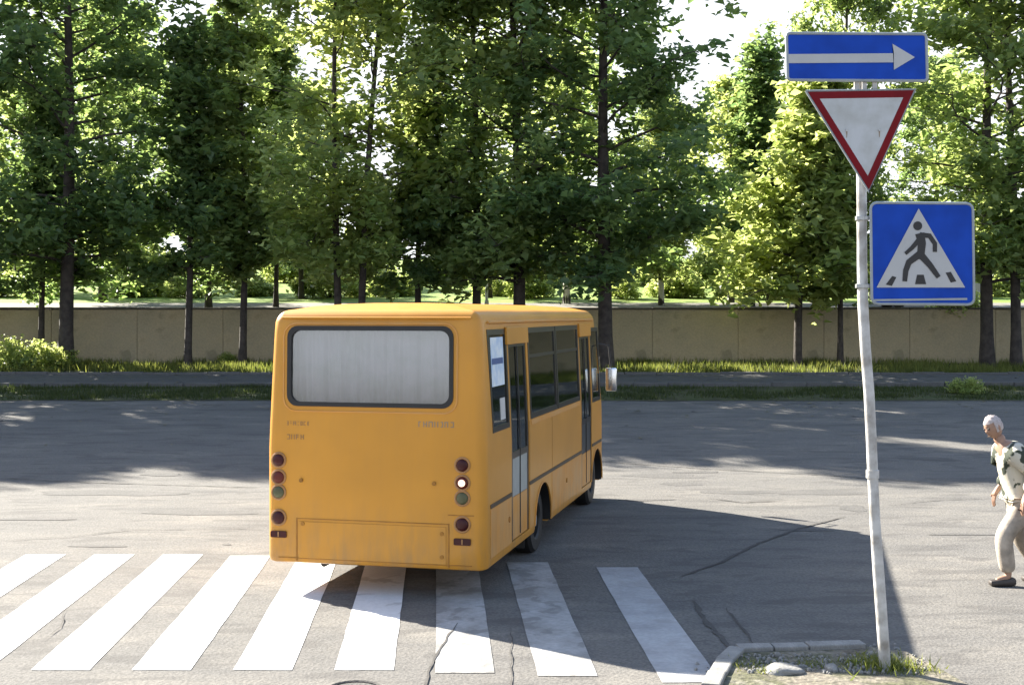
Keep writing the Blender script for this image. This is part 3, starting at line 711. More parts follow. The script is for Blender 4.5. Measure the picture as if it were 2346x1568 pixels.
# ------------------------------------------------------------------ bus
TH = R(13.3); W = 2.28; LB = 7.17
corner = Vector((-.25, 12.17, 0)); bc = corner - Vector((math.cos(TH), -math.sin(TH), 0)) * (W / 2)
bus = empty('minibus', bc, (0, 0, -TH), 'orange city minibus seen from behind, standing on the zebra crossing', 'bus')
M_or = mat('orange_paint', (.70, .315, .03), .45, vary=.06, scale=1.2, coat=.12, spec=.35)
M_or2 = mat('faded_orange_paint', (.66, .34, .10), .5, vary=.08, scale=3, coat=.05, spec=.3, col2=(.70, .30, .04))
def add_dirt(m, z1=1.0, amt=.55, col=(.16, .12, .075)):
    N = m.node_tree.nodes; L = m.node_tree.links; b = N['Principled BSDF']; src = b.inputs['Base Color'].links[0].from_socket
    t = N.new('ShaderNodeTexCoord'); sp_ = N.new('ShaderNodeSeparateXYZ'); L.new(t.outputs['Object'], sp_.inputs[0])
    mr = N.new('ShaderNodeMapRange'); mr.inputs['From Min'].default_value = .3; mr.inputs['From Max'].default_value = z1; mr.inputs['To Min'].default_value = 1; mr.inputs['To Max'].default_value = .12
    L.new(sp_.outputs['Z'], mr.inputs['Value'])
    mp_ = N.new('ShaderNodeMapping'); mp_.inputs['Scale'].default_value = (9, 9, 1.6); L.new(t.outputs['Object'], mp_.inputs['Vector'])
    n = N.new('ShaderNodeTexNoise'); n.inputs['Scale'].default_value = 1.0; n.inputs['Detail'].default_value = 7; n.inputs['Roughness'].default_value = .65; L.new(mp_.outputs[0], n.inputs['Vector'])
    r = N.new('ShaderNodeMapRange'); r.inputs['From Min'].default_value = .42; r.inputs['From Max'].default_value = .75; r.inputs['To Max'].default_value = amt; L.new(n.outputs['Fac'], r.inputs['Value'])
    mu = N.new('ShaderNodeMath'); mu.operation = 'MULTIPLY'; L.new(mr.outputs[0], mu.inputs[0]); L.new(r.outputs[0], mu.inputs[1])
    mm = N.new('ShaderNodeMix'); mm.data_type = 'RGBA'; L.new(mu.outputs[0], mm.inputs['Factor']); L.new(src, mm.inputs['A']); mm.inputs['B'].default_value = (*col, 1)
    L.new(mm.outputs['Result'], b.inputs['Base Color'])
    n2 = N.new('ShaderNodeTexNoise'); n2.inputs['Scale'].default_value = 2.2; n2.inputs['Detail'].default_value = 2; L.new(t.outputs['Object'], n2.inputs['Vector'])
    bp = N.new('ShaderNodeBump'); bp.inputs['Strength'].default_value = .25; bp.inputs['Distance'].default_value = .02; L.new(n2.outputs['Fac'], bp.inputs['Height']); L.new(bp.outputs['Normal'], b.inputs['Normal'])
add_dirt(M_or); add_dirt(M_or2)
M_seam = mat('panel_seam', (.56, .245, .03), .8, vary=.2)
M_rub = mat('black_rubber', (.018, .017, .016), .6, vary=.2)
M_frame = mat('black_window_frame', (.02, .018, .016), .35, vary=.2)
M_glass = glass('side_glass', (.55, .60, .56), .03, 1.3)
M_glass_left = glass('sun_blocking_glass', (.16, .18, .17), .03, .8)  # dark tint added so sun through the far panes leaves no patch on the road
M_glass_rear = glass('rear_glass', (.9, .9, .92), .12, .9)
M_int = mat('interior_grey', (.16, .155, .14), .8, vary=.2, scale=3)
M_seat = mat('seat_cloth', (.10, .09, .08), .9, vary=.3, scale=8)
M_chrome = mat('chrome', (.7, .7, .7), .2, .9, vary=.05)
M_pl = mat('pale_glass_sheen', (.50, .53, .50), .5, vary=.08, scale=5)  # reflection in the lower door glass put in as a pale colour

def hw(z):   # half width at height z
    return W / 2 - (0 if z < 1.45 else .055 * ((z - 1.45) / 1.25) ** 1.1)
def yr(z):   # rear face position at height z
    return (0 if z < 1.55 else .02 * (z - 1.55) / 1.1)
def yf(z):
    return LB - (0 if z < 1.3 else .42 * ((z - 1.3) / 1.4) ** 1.2)
def ring(z, off=0, zz=None, rr=.11, rf=.28, seg=6):
    h = hw(z) - off; y0 = yr(z) + off; y1 = yf(z) - off; a = max(rr - off, .02); b = max(rf - off, .03); pts = []
    for cx, cy, r, a0 in ((h - a, y0 + a, a, -90), (h - b, y1 - b, b, 0), (-h + b, y1 - b, b, 90), (-h + a, y0 + a, a, 180)):
        for k in range(seg + 1):
            t_ = R(a0 + 90 * k / seg); pts.append(Vector((cx + r * math.cos(t_), cy + r * math.sin(t_), zz if zz is not None else z)))
    return pts
def loft(rings):
    bm = bmesh.new(); vr = [[bm.verts.new(p) for p in r] for r in rings]; n = len(vr[0])
    for a, b in zip(vr, vr[1:]):
        for k in range(n): bm.faces.new((a[k], a[(k + 1) % n], b[(k + 1) % n], b[k]))
    bm.faces.new(vr[0][::-1]); bm.faces.new(vr[-1]); bmesh.ops.recalc_face_normals(bm, faces=bm.faces); return bm
zs = [.36, .6, .9, 1.2, 1.45, 1.7, 1.95, 2.2, 2.45, 2.6]
outer = [ring(.30, .05, .30), ring(.30, .012, .315)] + [ring(z) for z in zs]
for a in (15, 30, 45, 60, 75, 90):
    outer.append(ring(2.66, .17 * (1 - math.cos(R(a))), 2.66 + .17 * math.sin(R(a))))
outer += [ring(2.66, .32, 2.862), ring(2.66, .55, 2.885), ring(2.66, .8, 2.898)]
inner = [ring(.62, .06, .62)] + [ring(z, .06) for z in (.9, 1.45, 1.95, 2.45)] + [ring(2.6, .06, 2.62), ring(2.6, .14, 2.74), ring(2.6, .4, 2.78)]

def boolean(target, cutters):
    for i, cbm in enumerate(cutters):
        cm_ = mesh_of(cbm, 'cut'); co = bpy.data.objects.new('cut', cm_); COL.objects.link(co)
        md = target.modifiers.new('b', 'BOOLEAN'); md.operation = 'DIFFERENCE'; md.solver = 'EXACT'; md.object = co
        dg = bpy.context.evaluated_depsgraph_get(); nm = bpy.data.meshes.new_from_object(target.evaluated_get(dg))
        target.modifiers.clear(); target.data = nm; bpy.data.objects.remove(co)
shell = link('body', mesh_of(loft(outer), 'body'), M_or)
cuts = [loft(inner)]
H = 1.3
# rear window
RWX0, RWX1, RWZ0, RWZ1 = -.90, .80, 1.88, 2.655
RW = rrect(RWX0, RWX1, RWZ0, RWZ1, .10)
cuts.append(prism(bmesh.new(), RW, 'y', -.5, .5))
# right side openings (y,z)
ZS, ZT = 1.62, 2.62
WA = [(.30, ZS), (1.0, ZS), (1.0, ZT), (.22, ZT)]
W1 = [(2.02, ZS), (5.12, ZS), (5.12, ZT), (2.02, ZT)]
W4 = [(6.10, ZS - .1), (6.80, ZS - .1), (6.62, ZT - .05), (6.10, ZT - .05)]
D1 = [(1.08, .40), (1.92, .40), (1.92, 2.50), (1.08, 2.50)]; D2 = [(5.22, .40), (6.02, .40), (6.02, 2.50), (5.22, 2.50)]
for poly in (WA, W1, W4, D1, D2): cuts.append(prism(bmesh.new(), poly, 'x', .8, 1.6))
LW = [[(.5, ZS), (3.2, ZS), (3.2, ZT), (.5, ZT)], [(3.35, ZS), (5.6, ZS), (5.6, ZT), (3.35, ZT)]]
for poly in LW: cuts.append(prism(bmesh.new(), poly, 'x', -1.6, -.8))
cuts.append(prism(bmesh.new(), rrect(-.95, .95, 1.45, 2.6, .12), 'y', 6.4, 7.6))
WR, WF = 2.67, 6.45
for wy in (WR, WF):
    for a, b in ((.72, 1.6), (-1.6, -.72)):
        cuts.append(cyl(bmesh.new(), (wy, .36), .46, 'x', a, b, 32))
boolean(shell, cuts); shell.parent = bus; smooth(shell.data, 28)
if not shell.data.materials: shell.data.materials.append(M_or)

def xs_side(z, side=1, out=0): return side * (hw(z) + out)
def side_quad(bm, y0, y1, z0, z1, out, th=.012, side=1, y0t=None, y1t=None, nz=4):
    """thin slab following the side surface"""
    y0t = y0 if y0t is None else y0t; y1t = y1 if y1t is None else y1t
    rows = []
    for k in range(nz + 1):
        t_ = k / nz; z = z0 + (z1 - z0) * t_; a = y0 + (y0t - y0) * t_; b = y1 + (y1t - y1) * t_
        xo = xs_side(z, side, out); xi = xs_side(z, side, out - th)
        rows.append([bm.verts.new((xo, a, z)), bm.verts.new((xo, b, z)), bm.verts.new((xi, b, z)), bm.verts.new((xi, a, z))])
    for r0_, r1_ in zip(rows, rows[1:]):
        for k in range(4): bm.faces.new((r0_[k], r0_[(k + 1) % 4], r1_[(k + 1) % 4], r1_[k]))
    bm.faces.new(rows[0][::-1]); bm.faces.new(rows[-1]); return bm
def frame_side(y0, y1, z0, z1, side=1, w=.05, parent=bus, y0t=None, out=.004, name='window'):
    y0t = y0 if y0t is None else y0t
    bm = bmesh.new()
    side_quad(bm, y0 - .01, y1 + .01, z0 - .01, z0 + w, out, .03, side, y0 - .01, y1 + .01, 1)
    side_quad(bm, y0t - .01, y1 + .01, z1 - w, z1 + .01, out, .03, side, nz=1)
    side_quad(bm, y0 - .01, y0 + w, z0 + w, z1 - w, out, .03, side, y0t - .01, y0t + w)
    side_quad(bm, y1 - w, y1 + .01, z0 + w, z1 - w, out, .03, side)
    fr = obj(name, bm, M_frame, parent)
    bm = bmesh.new(); side_quad(bm, y0 + w * .8, y1 - w * .8, z0 + w * .8, z1 - w * .8, out - .012, .006, side, y0t + w * .8)
    obj('pane', bm, M_glass if side > 0 else M_glass_left, fr); return fr
frame_side(.30, 1.0, ZS, ZT, 1, .045, y0t=.22)
frame_side(2.02, 3.55, ZS, ZT); frame_side(3.60, 5.12, ZS, ZT); frame_side(6.10, 6.78, ZS - .1, ZT - .05, 1, .045)
for q in LW: frame_side(q[0][0], q[1][0], ZS, ZT, -1)
# sliding vent bars in the side windows
for y0, y1 in ((2.07, 3.5), (3.65, 5.07)):
    bm = bmesh.new(); side_quad(bm, y0, y1, 2.29, 2.325, -.002, .02); obj('vent_bar', bm, M_frame, bus)
# pale sticker in rear side window and small white notice below
M_stick = mat('pale_blue_notice', (.42, .55, .72), .5, vary=.25, scale=6, col2=(.75, .80, .80))
bm = bmesh.new(); side_quad(bm, .36, .88, 2.06, 2.55, -.003, .003); obj('window_notice', bm, M_stick, bus)
bm = bmesh.new(); side_quad(bm, .38, .84, 2.28, 2.34, .0, .002); obj('notice_stripe', bm, mat('notice_blue', (.06, .14, .40), .5), bus)
bm = bmesh.new(); side_quad(bm, .66, .86, 1.71, 1.93, -.003, .003); obj('window_notice', bm, M_white, bus)
# doors
def door(y0, y1, pale):
    d_ = bmesh.new(); w = .055; o_ = -.006; zt = 2.49
    side_quad(d_, y0, y0 + w, .41, zt, o_, .035); side_quad(d_, y1 - w, y1, .41, zt, o_, .035)
    side_quad(d_, y0 + w, y1 - w, zt - w, zt, o_, .035, nz=1); side_quad(d_, y0 + w, y1 - w, 1.26, 1.33, o_, .035, nz=1)
    dr = obj('door', d_, M_frame, bus)
    bm = bmesh.new(); side_quad(bm, y0 + w, y1 - w, 1.33, zt - w, o_ - .012, .006); obj('pane', bm, M_glass, dr)
    bm = bmesh.new(); side_quad(bm, y0 + w, y1 - w, .86, 1.26, o_ - .004, .012); obj('lower_pane', bm, pale, dr)
    bm = bmesh.new(); side_quad(bm, y0 + w, y1 - w, .41, .855, o_ - .002, .02); obj('kick_panel', bm, M_or2, dr)
    bm = bmesh.new(); side_quad(bm, (y0 + y1) / 2 - .012, (y0 + y1) / 2 + .012, .43, zt - .05, o_ + .004, .01); obj('door_seal', bm, M_rub, dr)
    bm = bmesh.new(); tube(bm, [(1.06, y0 + .12, 1.0), (1.04, y0 + .12, 1.5), (.98, y0 + .14, 2.0)], .014, 8); obj('grab_rail', bm, M_chrome, dr)
    return dr
door(1.09, 1.91, M_pl); door(5.23, 6.01, mat('smoked_panel', (.05, .055, .06), .3, vary=.1))
for y0, y1 in ((.95, 1.95), (5.18, 6.04)):
    bm = bmesh.new(); side_quad(bm, y0, y1, 2.465, 2.645, .03, .03); bmesh.ops.bevel(bm, geom=list(bm.edges), offset=.006, segments=1, affect='EDGES'); obj('door_header', bm, M_or, bus)
# gutter
bm = bmesh.new(); tube(bm, [(hw(2.68) + .008, .25, 2.70), (hw(2.68) + .012, 3.5, 2.70), (hw(2.68) + .008, 6.35, 2.69)], .014, 6); obj('gutter', bm, M_or2, bus)
bm = bmesh.new(); tube(bm, [(-hw(2.68) - .008, .25, 2.70), (-hw(2.68) - .012, 3.5, 2.70), (-hw(2.68) - .008, 6.35, 2.69)], .014, 6); obj('gutter', bm, M_or2, bus)
# trim strips along the side and lower skirt panels
for y0, y1 in ((.17, 1.07), (1.93, 5.20), (6.04, 6.85)):
    bm = bmesh.new(); side_quad(bm, y0, y1, .885, .925, .007, .01); obj('trim_strip', bm, mat('brown_trim', (.10, .065, .03), .6), bus)
for y0, y1 in ((.18, 1.06), (1.95, 2.16), (3.18, 5.19)):
    bm = bmesh.new(); side_quad(bm, y0, y1, .40, .875, .0035, .006); obj('skirt_panel', bm, M_or2, bus)
for y in (1.95, 3.2, 5.19):
    bm = bmesh.new(); side_quad(bm, y - .006, y + .006, .93, 1.6, .002, .006); obj('panel_seam', bm, M_seam, bus)
bm = bmesh.new(); side_quad(bm, 2.03, 5.12, 1.545, 1.60, .006, .01); obj('belt_strip', bm, M_or2, bus)
for wy in (WR, WF):
    for sd_ in (1, -1):
        bm = bmesh.new()
        tube(bm, [(sd_ * (W / 2 + .004), wy + .465 * math.cos(R(a)), .36 + .465 * math.sin(R(a))) for a in range(-4, 185, 9)], .009, 6); obj('wheel_arch', bm, M_or2, bus, 40)
# small side lamps
for y in (.95, 4.1):
    bm = bmesh.new(); cyl(bm, (y, .66), .03, 'x', W / 2, W / 2 + .012, 14); obj('side_marker', bm, M_seam, bus)
# wheels
def wheel(x0, x1, wy):
    bm = bmesh.new(); r = .375; xm = (x0 + x1) / 2; s = 1 if x1 > x0 else -1
    prof = [(.20, x0), (.34, x0), (.375, x0 + (x1 - x0) * .15), (.38, xm), (.375, x1 - (x1 - x0) * .15), (.34, x1), (.22, x1), (.20, x1 - .02 * s)]
    n = 32; rings_ = []
    for rr_, xx in prof: rings_.append([bm.verts.new((xx, wy + rr_ * math.cos(2 * math.pi * k / n), .375 + rr_ * math.sin(2 * math.pi * k / n))) for k in range(n)])
    rings_.append(rings_[0])
    for a, b in zip(rings_, rings_[1:]):
        for k in range(n): bm.faces.new((a[k], a[(k + 1) % n], b[(k + 1) % n], b[k]))
    w_ = obj('wheel', bm, M_rub, bus, 35)
    bm = bmesh.new(); cyl(bm, (wy, .375), .205, 'x', x0 + .03 * s, x1 - .07 * s, 24); obj('rim', bm, M_steel, w_, 35)
    bm = bmesh.new(); cyl(bm, (wy, .375), .07, 'x', x1 - .07 * s, x1 - .01 * s, 14); obj('hub', bm, M_steel, w_, 35)
for wy in (WR, WF):
    wheel(.82, 1.06, wy); wheel(-.82, -1.06, wy)
    for s_ in (1, -1):      # dark wheel housings
        bm = bmesh.new(); rows = []
        for a in range(-6, 187, 12):
            c_, d_ = math.cos(R(a)), math.sin(R(a))
            rows.append([bm.verts.new((s_ * x, wy + r * c_, .36 + r * d_)) for x, r in ((1.136 - .002, .456), (.64, .456), (.64, .02), (.63, .02), (.63, .47), (1.10, .47))])
        for a, b in zip(rows, rows[1:]):
            for k in range(6): bm.faces.new((a[k], a[(k + 1) % 6], b[(k + 1) % 6], b[k]))
        obj('wheel_housing', bm, M_rub, bus, 40)

# chassis, axles, mud flaps, exhaust
bm = bmesh.new(); box(bm, (-.55, .3, .34), (-.42, 6.9, .5)); box(bm, (.42, .3, .34), (.55, 6.9, .5))
for y in (.35, 1.6, 3.6, 5.2, 6.7): box(bm, (-.42, y, .36), (.42, y + .08, .46))
obj('chassis', bm, M_rub, bus)
for wy in (WR, WF):
    bm = bmesh.new(); tube(bm, [(-.9, wy, .375), (.9, wy, .375)], .06, 10); obj('axle', bm, M_rub, bus)
for s in (1, -1):
    bm = bmesh.new(); box(bm, (s * .82 - .13, 2.10, .15), (s * .82 + .22, 2.115, .50)); obj('mud_flap', bm, M_rub, bus)
bm = bmesh.new(); tube(bm, [(-.6, 2.3, .3), (-.6, .9, .28), (-.62, .25, .26)], .035, 10); obj('exhaust_pipe', bm, M_rub, bus, 40)
bm = bmesh.new(); box(bm, (-1.0, .25, .56), (1.0, 6.9, .60)); obj('floor', bm, M_int, bus)
# rear window
def rear_y(z, out=0): return yr(z) - out
def rear_poly(bm, poly, o0, o1):
    """prism on the rear face following its lean; poly (x,z)"""
    A = [bm.verts.new((x, rear_y(z, o0), z)) for x, z in poly]; B = [bm.verts.new((x, rear_y(z, o1), z)) for x, z in poly]; n = len(poly)
    for k in range(n): bm.faces.new((A[k], A[(k + 1) % n], B[(k + 1) % n], B[k]))
    bm.faces.new(A); bm.faces.new(B[::-1]); return bm
bm = bmesh.new(); inn = rrect(RWX0 + .03, RWX1 - .03, RWZ0 + .03, RWZ1 - .035, .09); outp = rrect(RWX0 - .012, RWX1 + .012, RWZ0 - .012, RWZ1 + .012, .11)
n = len(inn); q0 = [bm.verts.new((x, rear_y(z, .012), z)) for x, z in outp]; q1 = [bm.verts.new((x, rear_y(z, .012), z)) for x, z in inn]
q2 = [bm.verts.new((x, rear_y(z, -.03), z)) for x, z in inn]; q3 = [bm.verts.new((x, rear_y(z, -.03), z)) for x, z in outp]
for k in range(n):
    k2 = (k + 1) % n
    for a, b in ((q0, q1), (q1, q2), (q2, q3), (q3, q0)): bm.faces.new((a[k], a[k2], b[k2], b[k]))
rwf = obj('rear_window', bm, M_rub, bus, 35)
bm = bmesh.new(); rear_poly(bm, rrect(RWX0 + .02, RWX1 - .02, RWZ0 + .02, RWZ1 - .025, .09), -.012, -.018); obj('pane', bm, M_glass_rear, rwf)
# raised pressing round the window
bm = bmesh.new(); op = rrect(RWX0 - .05, RWX1 + .05, RWZ0 - .06, RWZ1 + .035, .13)
tube(bm, [(x, rear_y(z, .001), z) for x, z in op] + [(op[0][0], rear_y(op[0][1], .001), op[0][1])], .009, 6, False); obj('window_moulding', bm, M_or2, bus, 40)
# curtain with folds
M_curt = mat('grey_curtain', (.62, .58, .62), .9, vary=.10, scale=3.5, col2=(.50, .50, .49))
bm = bmesh.new(); nx_, nz_ = 150, 8; rc = random.Random(9); ph = [rc.uniform(0, 6) for _ in range(6)]; grid = []
for j in range(nz_ + 1):
    z = 1.8 + .9 * j / nz_; row = []
    for i in range(nx_ + 1):
        x = -.95 + 1.8 * i / nx_
        f = .018 * math.sin(38 * x + ph[0] + .6 * math.sin(3 * z)) + .012 * math.sin(71 * x + ph[1]) + .014 * math.sin(13 * x + ph[2]) + .006 * math.sin(110 * x + ph[3])
        row.append(bm.verts.new((x, .17 + f * (1.1 - .35 * j / nz_), z)))
    grid.append(row)
for j in range(nz_):
    for i in range(nx_): bm.faces.new((grid[j][i], grid[j][i + 1], grid[j + 1][i + 1], grid[j + 1][i]))
obj('curtain', bm, M_curt, bus, 80)
# tail lamps
def lamp_mat(name, col, emit=0, ec=None):
    m = mat(name, col, .45, vary=.15, scale=14, spec=.3)
    if emit:
        b = m.node_tree.nodes['Principled BSDF']; b.inputs['Emission Color'].default_value = (*(ec or col), 1); b.inputs['Emission Strength'].default_value = emit
    return m
M_lr = lamp_mat('red_lamp', (.07, .003, .003)); M_lo = lamp_mat('amber_red_lamp', (.16, .02, .008)); M_lc = lamp_mat('clear_lamp', (.15, .15, .07))
M_lit = lamp_mat('lit_lamp', (.9, .55, .4), .42, (1, .62, .42)); M_ring = mat('lamp_ring', (.55, .27, .09), .5, vary=.1)
def lamp(x, z, m, r=.062, core=None):
    bm = bmesh.new(); tube(bm, [(x + (r + .008) * math.cos(a), rear_y(z, .004), z + (r + .008) * math.sin(a)) for a in [2 * math.pi * k / 24 for k in range(25)]], .012, 6, False)
    h = obj('tail_lamp', bm, M_ring, bus, 40)
    bm = bmesh.new(); prev = None; n = 24; rg = []
    for f, d in ((1, .0), (.92, .012), (.7, .022), (.35, .028)):
        rg.append([bm.verts.new((x + r * f * math.cos(2 * math.pi * k / n), rear_y(z, .004 + d), z + r * f * math.sin(2 * math.pi * k / n))) for k in range(n)])
    for a, b in zip(rg, rg[1:]):
        for k in range(n): bm.faces.new((a[k], a[(k + 1) % n], b[(k + 1) % n], b[k]))
    bm.faces.new(rg[-1]); obj('lens', bm, m, h, 60)
    if core:
        bm = bmesh.new(); cyl(bm, (x, z), .034, 'y', rear_y(z, .036), rear_y(z, .02), 18); obj('bulb', bm, core, h, 40)
for sx, lx in ((1, .905), (-1, -1.0)):
    lamp(lx, 1.325, M_lr); lamp(lx, 1.155, M_lo, core=M_lit if sx > 0 else None); lamp(lx, 1.005, M_lc); lamp(lx, .753, M_lr, .066)
    bm = bmesh.new(); rear_poly(bm, rrect(lx - .085, lx + .085, .553, .618, .012, 2), .001, .014)
    h = obj('reflector', bm, M_lr, bus)
    bm = bmesh.new(); rear_poly(bm, rrect(lx - .006, lx + .006, .56, .612, .002, 1), .012, .018); obj('divider', bm, M_ring, h)
# bumper panel seams, screws
def rbar(x0, x1, z0, z1, m, name='panel_seam', o=.0035):
    bm = bmesh.new(); rear_poly(bm, [(x0, z0), (x1, z0), (x1, z1), (x0, z1)], -.002, o); return obj(name, bm, m, bus)
rbar(-.80, .76, .745, .754, M_seam); rbar(-.815, -.80, .33, .757, M_seam); rbar(.76, .775, .33, .757, M_seam)
rbar(-.78, .74, .36, .72, M_or, 'bumper_panel', .008)
rbar(.76, 1.02, .835, .845, M_seam)
rbar(-1.0, 1.0, .352, .359, M_seam, o=.006)
for x, z in ((.70, .655), (.70, .43), (-.74, .70), (-.76, 1.13), (.62, 1.14)):
    bm = bmesh.new(); cyl(bm, (x, z), .02, 'y', rear_y(z, .016), rear_y(z, .0), 12); obj('bolt', bm, M_seam, bus)
# illegible faint lettering: low raised strokes
M_let = mat('worn_lettering', (.46, .24, .08), .6, vary=.1); M_let2 = mat('grey_lettering', (.40, .30, .20), .5, vary=.1)
def glyphs(x0, x1, z, h, m, seed, name='worn_lettering'):
    rg_ = random.Random(seed); bm = bmesh.new(); x = x0
    while x < x1:
        w = h * rg_.uniform(.55, .8); s = h * .17
        parts = [(0, 0, s, h), (w - s, 0, w, h), (s, h - s, w - s, h), (s, 0, w - s, s), (s, h * .42, w - s, h * .42 + s)]
        rg_.shuffle(parts)
        for a, b, c_, d in parts[:rg_.choice((2, 3, 3, 4))]: rear_poly(bm, [(x + a, z + b), (x + c_, z + b), (x + c_, z + d), (x + a, z + d)], .0005, .003)
        x += w + h * .28
    return tag(obj(name, bm, m, bus), kind='stuff')
glyphs(-.92, -.68, 1.675, .04, M_let, 1); glyphs(-.92, -.74, 1.535, .05, M_let, 2); glyphs(.46, .80, 1.685, .055, M_let2, 3, 'badge_lettering')
# roof lines on rear: pressed drip rail
bm = bmesh.new(); tube(bm, [(x, rear_y(2.7, -.004) + .0 + .02 * (abs(x) / 1.0) ** 6, 2.745) for x in [-.98 + 1.96 * k / 20 for k in range(21)]], .012, 6); obj('drip_rail', bm, M_or, bus, 40)
# interior: seats, rails
for y in (.5, 2.4, 3.3, 4.2):
    for x in (-.72, .35 if y < 1 else -.72, .62):
        if x == .62 and y < 1: continue
        bm = bmesh.new(); box(bm, (x - .22, y, 1.0), (x + .22, y + .45, 1.1), .02); box(bm, (x - .22, y - .08, 1.1), (x + .22, y + .02, 1.72), .03)
        box(bm, (x - .03, y + .15, .6), (x + .03, y + .25, 1.0)); obj('seat', bm, M_seat, bus, 40)
for y in (1.05, 2.0, 3.5, 5.15):
    for x in (.45, -.35):
        bm = bmesh.new(); tube(bm, [(x, y, .6), (x, y, 2.72)], .017, 8); obj('grab_rail', bm, M_or2, bus, 40)
bm = bmesh.new(); tube(bm, [(.45, .4, 2.35), (.45, 6.0, 2.35)], .017, 8); obj('grab_rail', bm, M_or2, bus, 40)
# windscreen and front
bm = bmesh.new()
A = [(x, yf(z) - .03, z) for x, z in rrect(-.94, .94, 1.46, 2.59, .1)]; va = [bm.verts.new(p) for p in A]; vb = [bm.verts.new((p[0], p[1] - .008, p[2])) for p in A]
for k in range(len(va)): bm.faces.new((va[k], va[(k + 1) % len(va)], vb[(k + 1) % len(va)], vb[k]))
bm.faces.new(va); bm.faces.new(vb[::-1]); obj('windscreen', bm, M_glass_left, bus)
bm = bmesh.new(); box(bm, (-.9, 6.3, 1.05), (.9, 6.75, 1.4), .04); obj('dashboard', bm, M_seat, bus)
bm = bmesh.new(); box(bm, (-.95, 7.15, .32), (.95, 7.27, .62), .05); obj('front_bumper', bm, M_rub, bus, 40)
for s in (1, -1):
    bm = bmesh.new(); cyl(bm, (s * .75, .85), .11, 'y', 7.14, 7.19, 20); obj('headlight', bm, M_pl, bus)
    m_ = empty_ = None
    bm = bmesh.new(); tube(bm, [(s * 1.0, 6.9, 2.35), (s * 1.22, 7.05, 2.3), (s * 1.26, 7.05, 1.95)], .014, 8); arm = obj('mirror_arm', bm, M_rub, bus, 40)
    bm = bmesh.new(); box(bm, (s * 1.26 - .085, 7.02, 1.62), (s * 1.26 + .085, 7.08, 1.97), .025); mh_ = obj('mirror', bm, M_chrome, bus, 40)

# ------------------------------------------------------------------ person (walking to the left, stooping)
def skin(name, verts, edges, radii, mat_, parent, sub=2, root=0):
    me = bpy.data.meshes.new(name); me.from_pydata([tuple(v) for v in verts], edges, []); o = bpy.data.objects.new(name, me); COL.objects.link(o)
    md = o.modifiers.new('s', 'SKIN'); md.use_smooth_shade = True
    for i, r in enumerate(radii):
        sv = me.skin_vertices[0].data[i]; sv.radius = (r, r) if not isinstance(r, tuple) else r; sv.use_root = (i == root)
    ms = o.modifiers.new('ss', 'SUBSURF'); ms.levels = sub; ms.render_levels = sub
    dg = bpy.context.evaluated_depsgraph_get(); nm = bpy.data.meshes.new_from_object(o.evaluated_get(dg))
    bpy.data.objects.remove(o); nm.materials.clear(); nm.materials.append(mat_)
    for p_ in nm.polygons: p_.use_smooth = True
    return link(name, nm, None, parent)
M_skin = mat('skin', (.50, .29, .19), .6, vary=.08, scale=12)
M_hair = mat('white_hair', (.70, .60, .56), .8, vary=.15, scale=30)
M_shirt = mat('mottled_shirt', (.78, .72, .58), .85, scale=6, col2=(.05, .065, .04), bump=.2, bscale=20)
M_shirt.node_tree.nodes['Color Ramp'].color_ramp.elements[0].position = .45; M_shirt.node_tree.nodes['Color Ramp'].color_ramp.elements[1].position = .48
M_trou = mat('pale_trousers', (.70, .60, .48), .85, vary=.28, scale=6, bump=.25, bscale=14)
M_shoe = mat('dark_shoe', (.07, .055, .045), .6)
M_bag = mat('brown_bag', (.11, .06, .035), .7, vary=.25, scale=9)
pg = G(2337, 1338); pg.z = .013
person = empty('person', pg, label='white haired person in mottled pale shirt and pale trousers stooping at the right edge', cat='person')
# local axes: -x forward, y away from the camera, z up
V = [(0.03, 0, .90), (0.0, 0, 1.06), (-.08, 0, 1.24), (-.14, 0, 1.37), (-.20, 0, 1.455), (-.235, 0, 1.54),
     (-.11, -.19, 1.36), (.07, -.25, 1.13), (-.05, -.27, .93), (-.075, -.272, .88),
     (-.11, .19, 1.36), (.02, .25, 1.12), (-.14, .23, .94), (-.17, .225, .90),
     (0.02, -.10, .84), (-.22, -.11, .50), (-.16, -.11, .09), (-.30, -.115, .045),
     (0.05, .10, .84), (.03, .10, .47), (.26, .10, .12), (.14, .10, .045)]
E = [(0, 1), (1, 2), (2, 3), (3, 4), (4, 5), (3, 6), (6, 7), (7, 8), (8, 9), (3, 10), (10, 11), (11, 12), (12, 13), (0, 14), (14, 15), (15, 16), (16, 17), (0, 18), (18, 19), (19, 20), (20, 21)]
Rd = [.13, .12, .14, .12, .066, .064, .065, .042, .03, .03, .065, .042, .03, .03, .085, .055, .04, .03, .085, .055, .04, .03]
# fingers on both hands
def hand(vi, dirv, side):
    wv = Vector(V[vi]); d = Vector(dirv).normalized(); up = Vector((0, 1, 0)) * side
    for k, (o_, ln) in enumerate(((-.030, .062), (-.010, .075), (.010, .072), (.030, .058))):
        a = wv + d * .045 + Vector((0, 0, 0)) + up * o_; b = a + d * ln * .5 + Vector((0, 0, -.012)); c_ = b + d * ln * .35 + Vector((.012, 0, -.03))
        i0 = len(V); V.extend([tuple(a), tuple(b), tuple(c_)]); E.extend([(vi, i0), (i0, i0 + 1), (i0 + 1, i0 + 2)]); Rd.extend([.011, .009, .007])
    a = wv + d * .015 + up * -.035 + Vector((-.01, 0, .0)); b = a + d * .035 + up * -.02; i0 = len(V); V.extend([tuple(a), tuple(b)]); E.extend([(vi, i0), (i0, i0 + 1)]); Rd.extend([.012, .009])
hand(9, (-.2, 0, -1), 1); hand(13, (-.25, 0, -1), -1)
skin('body', V, E, Rd, M_skin, person)
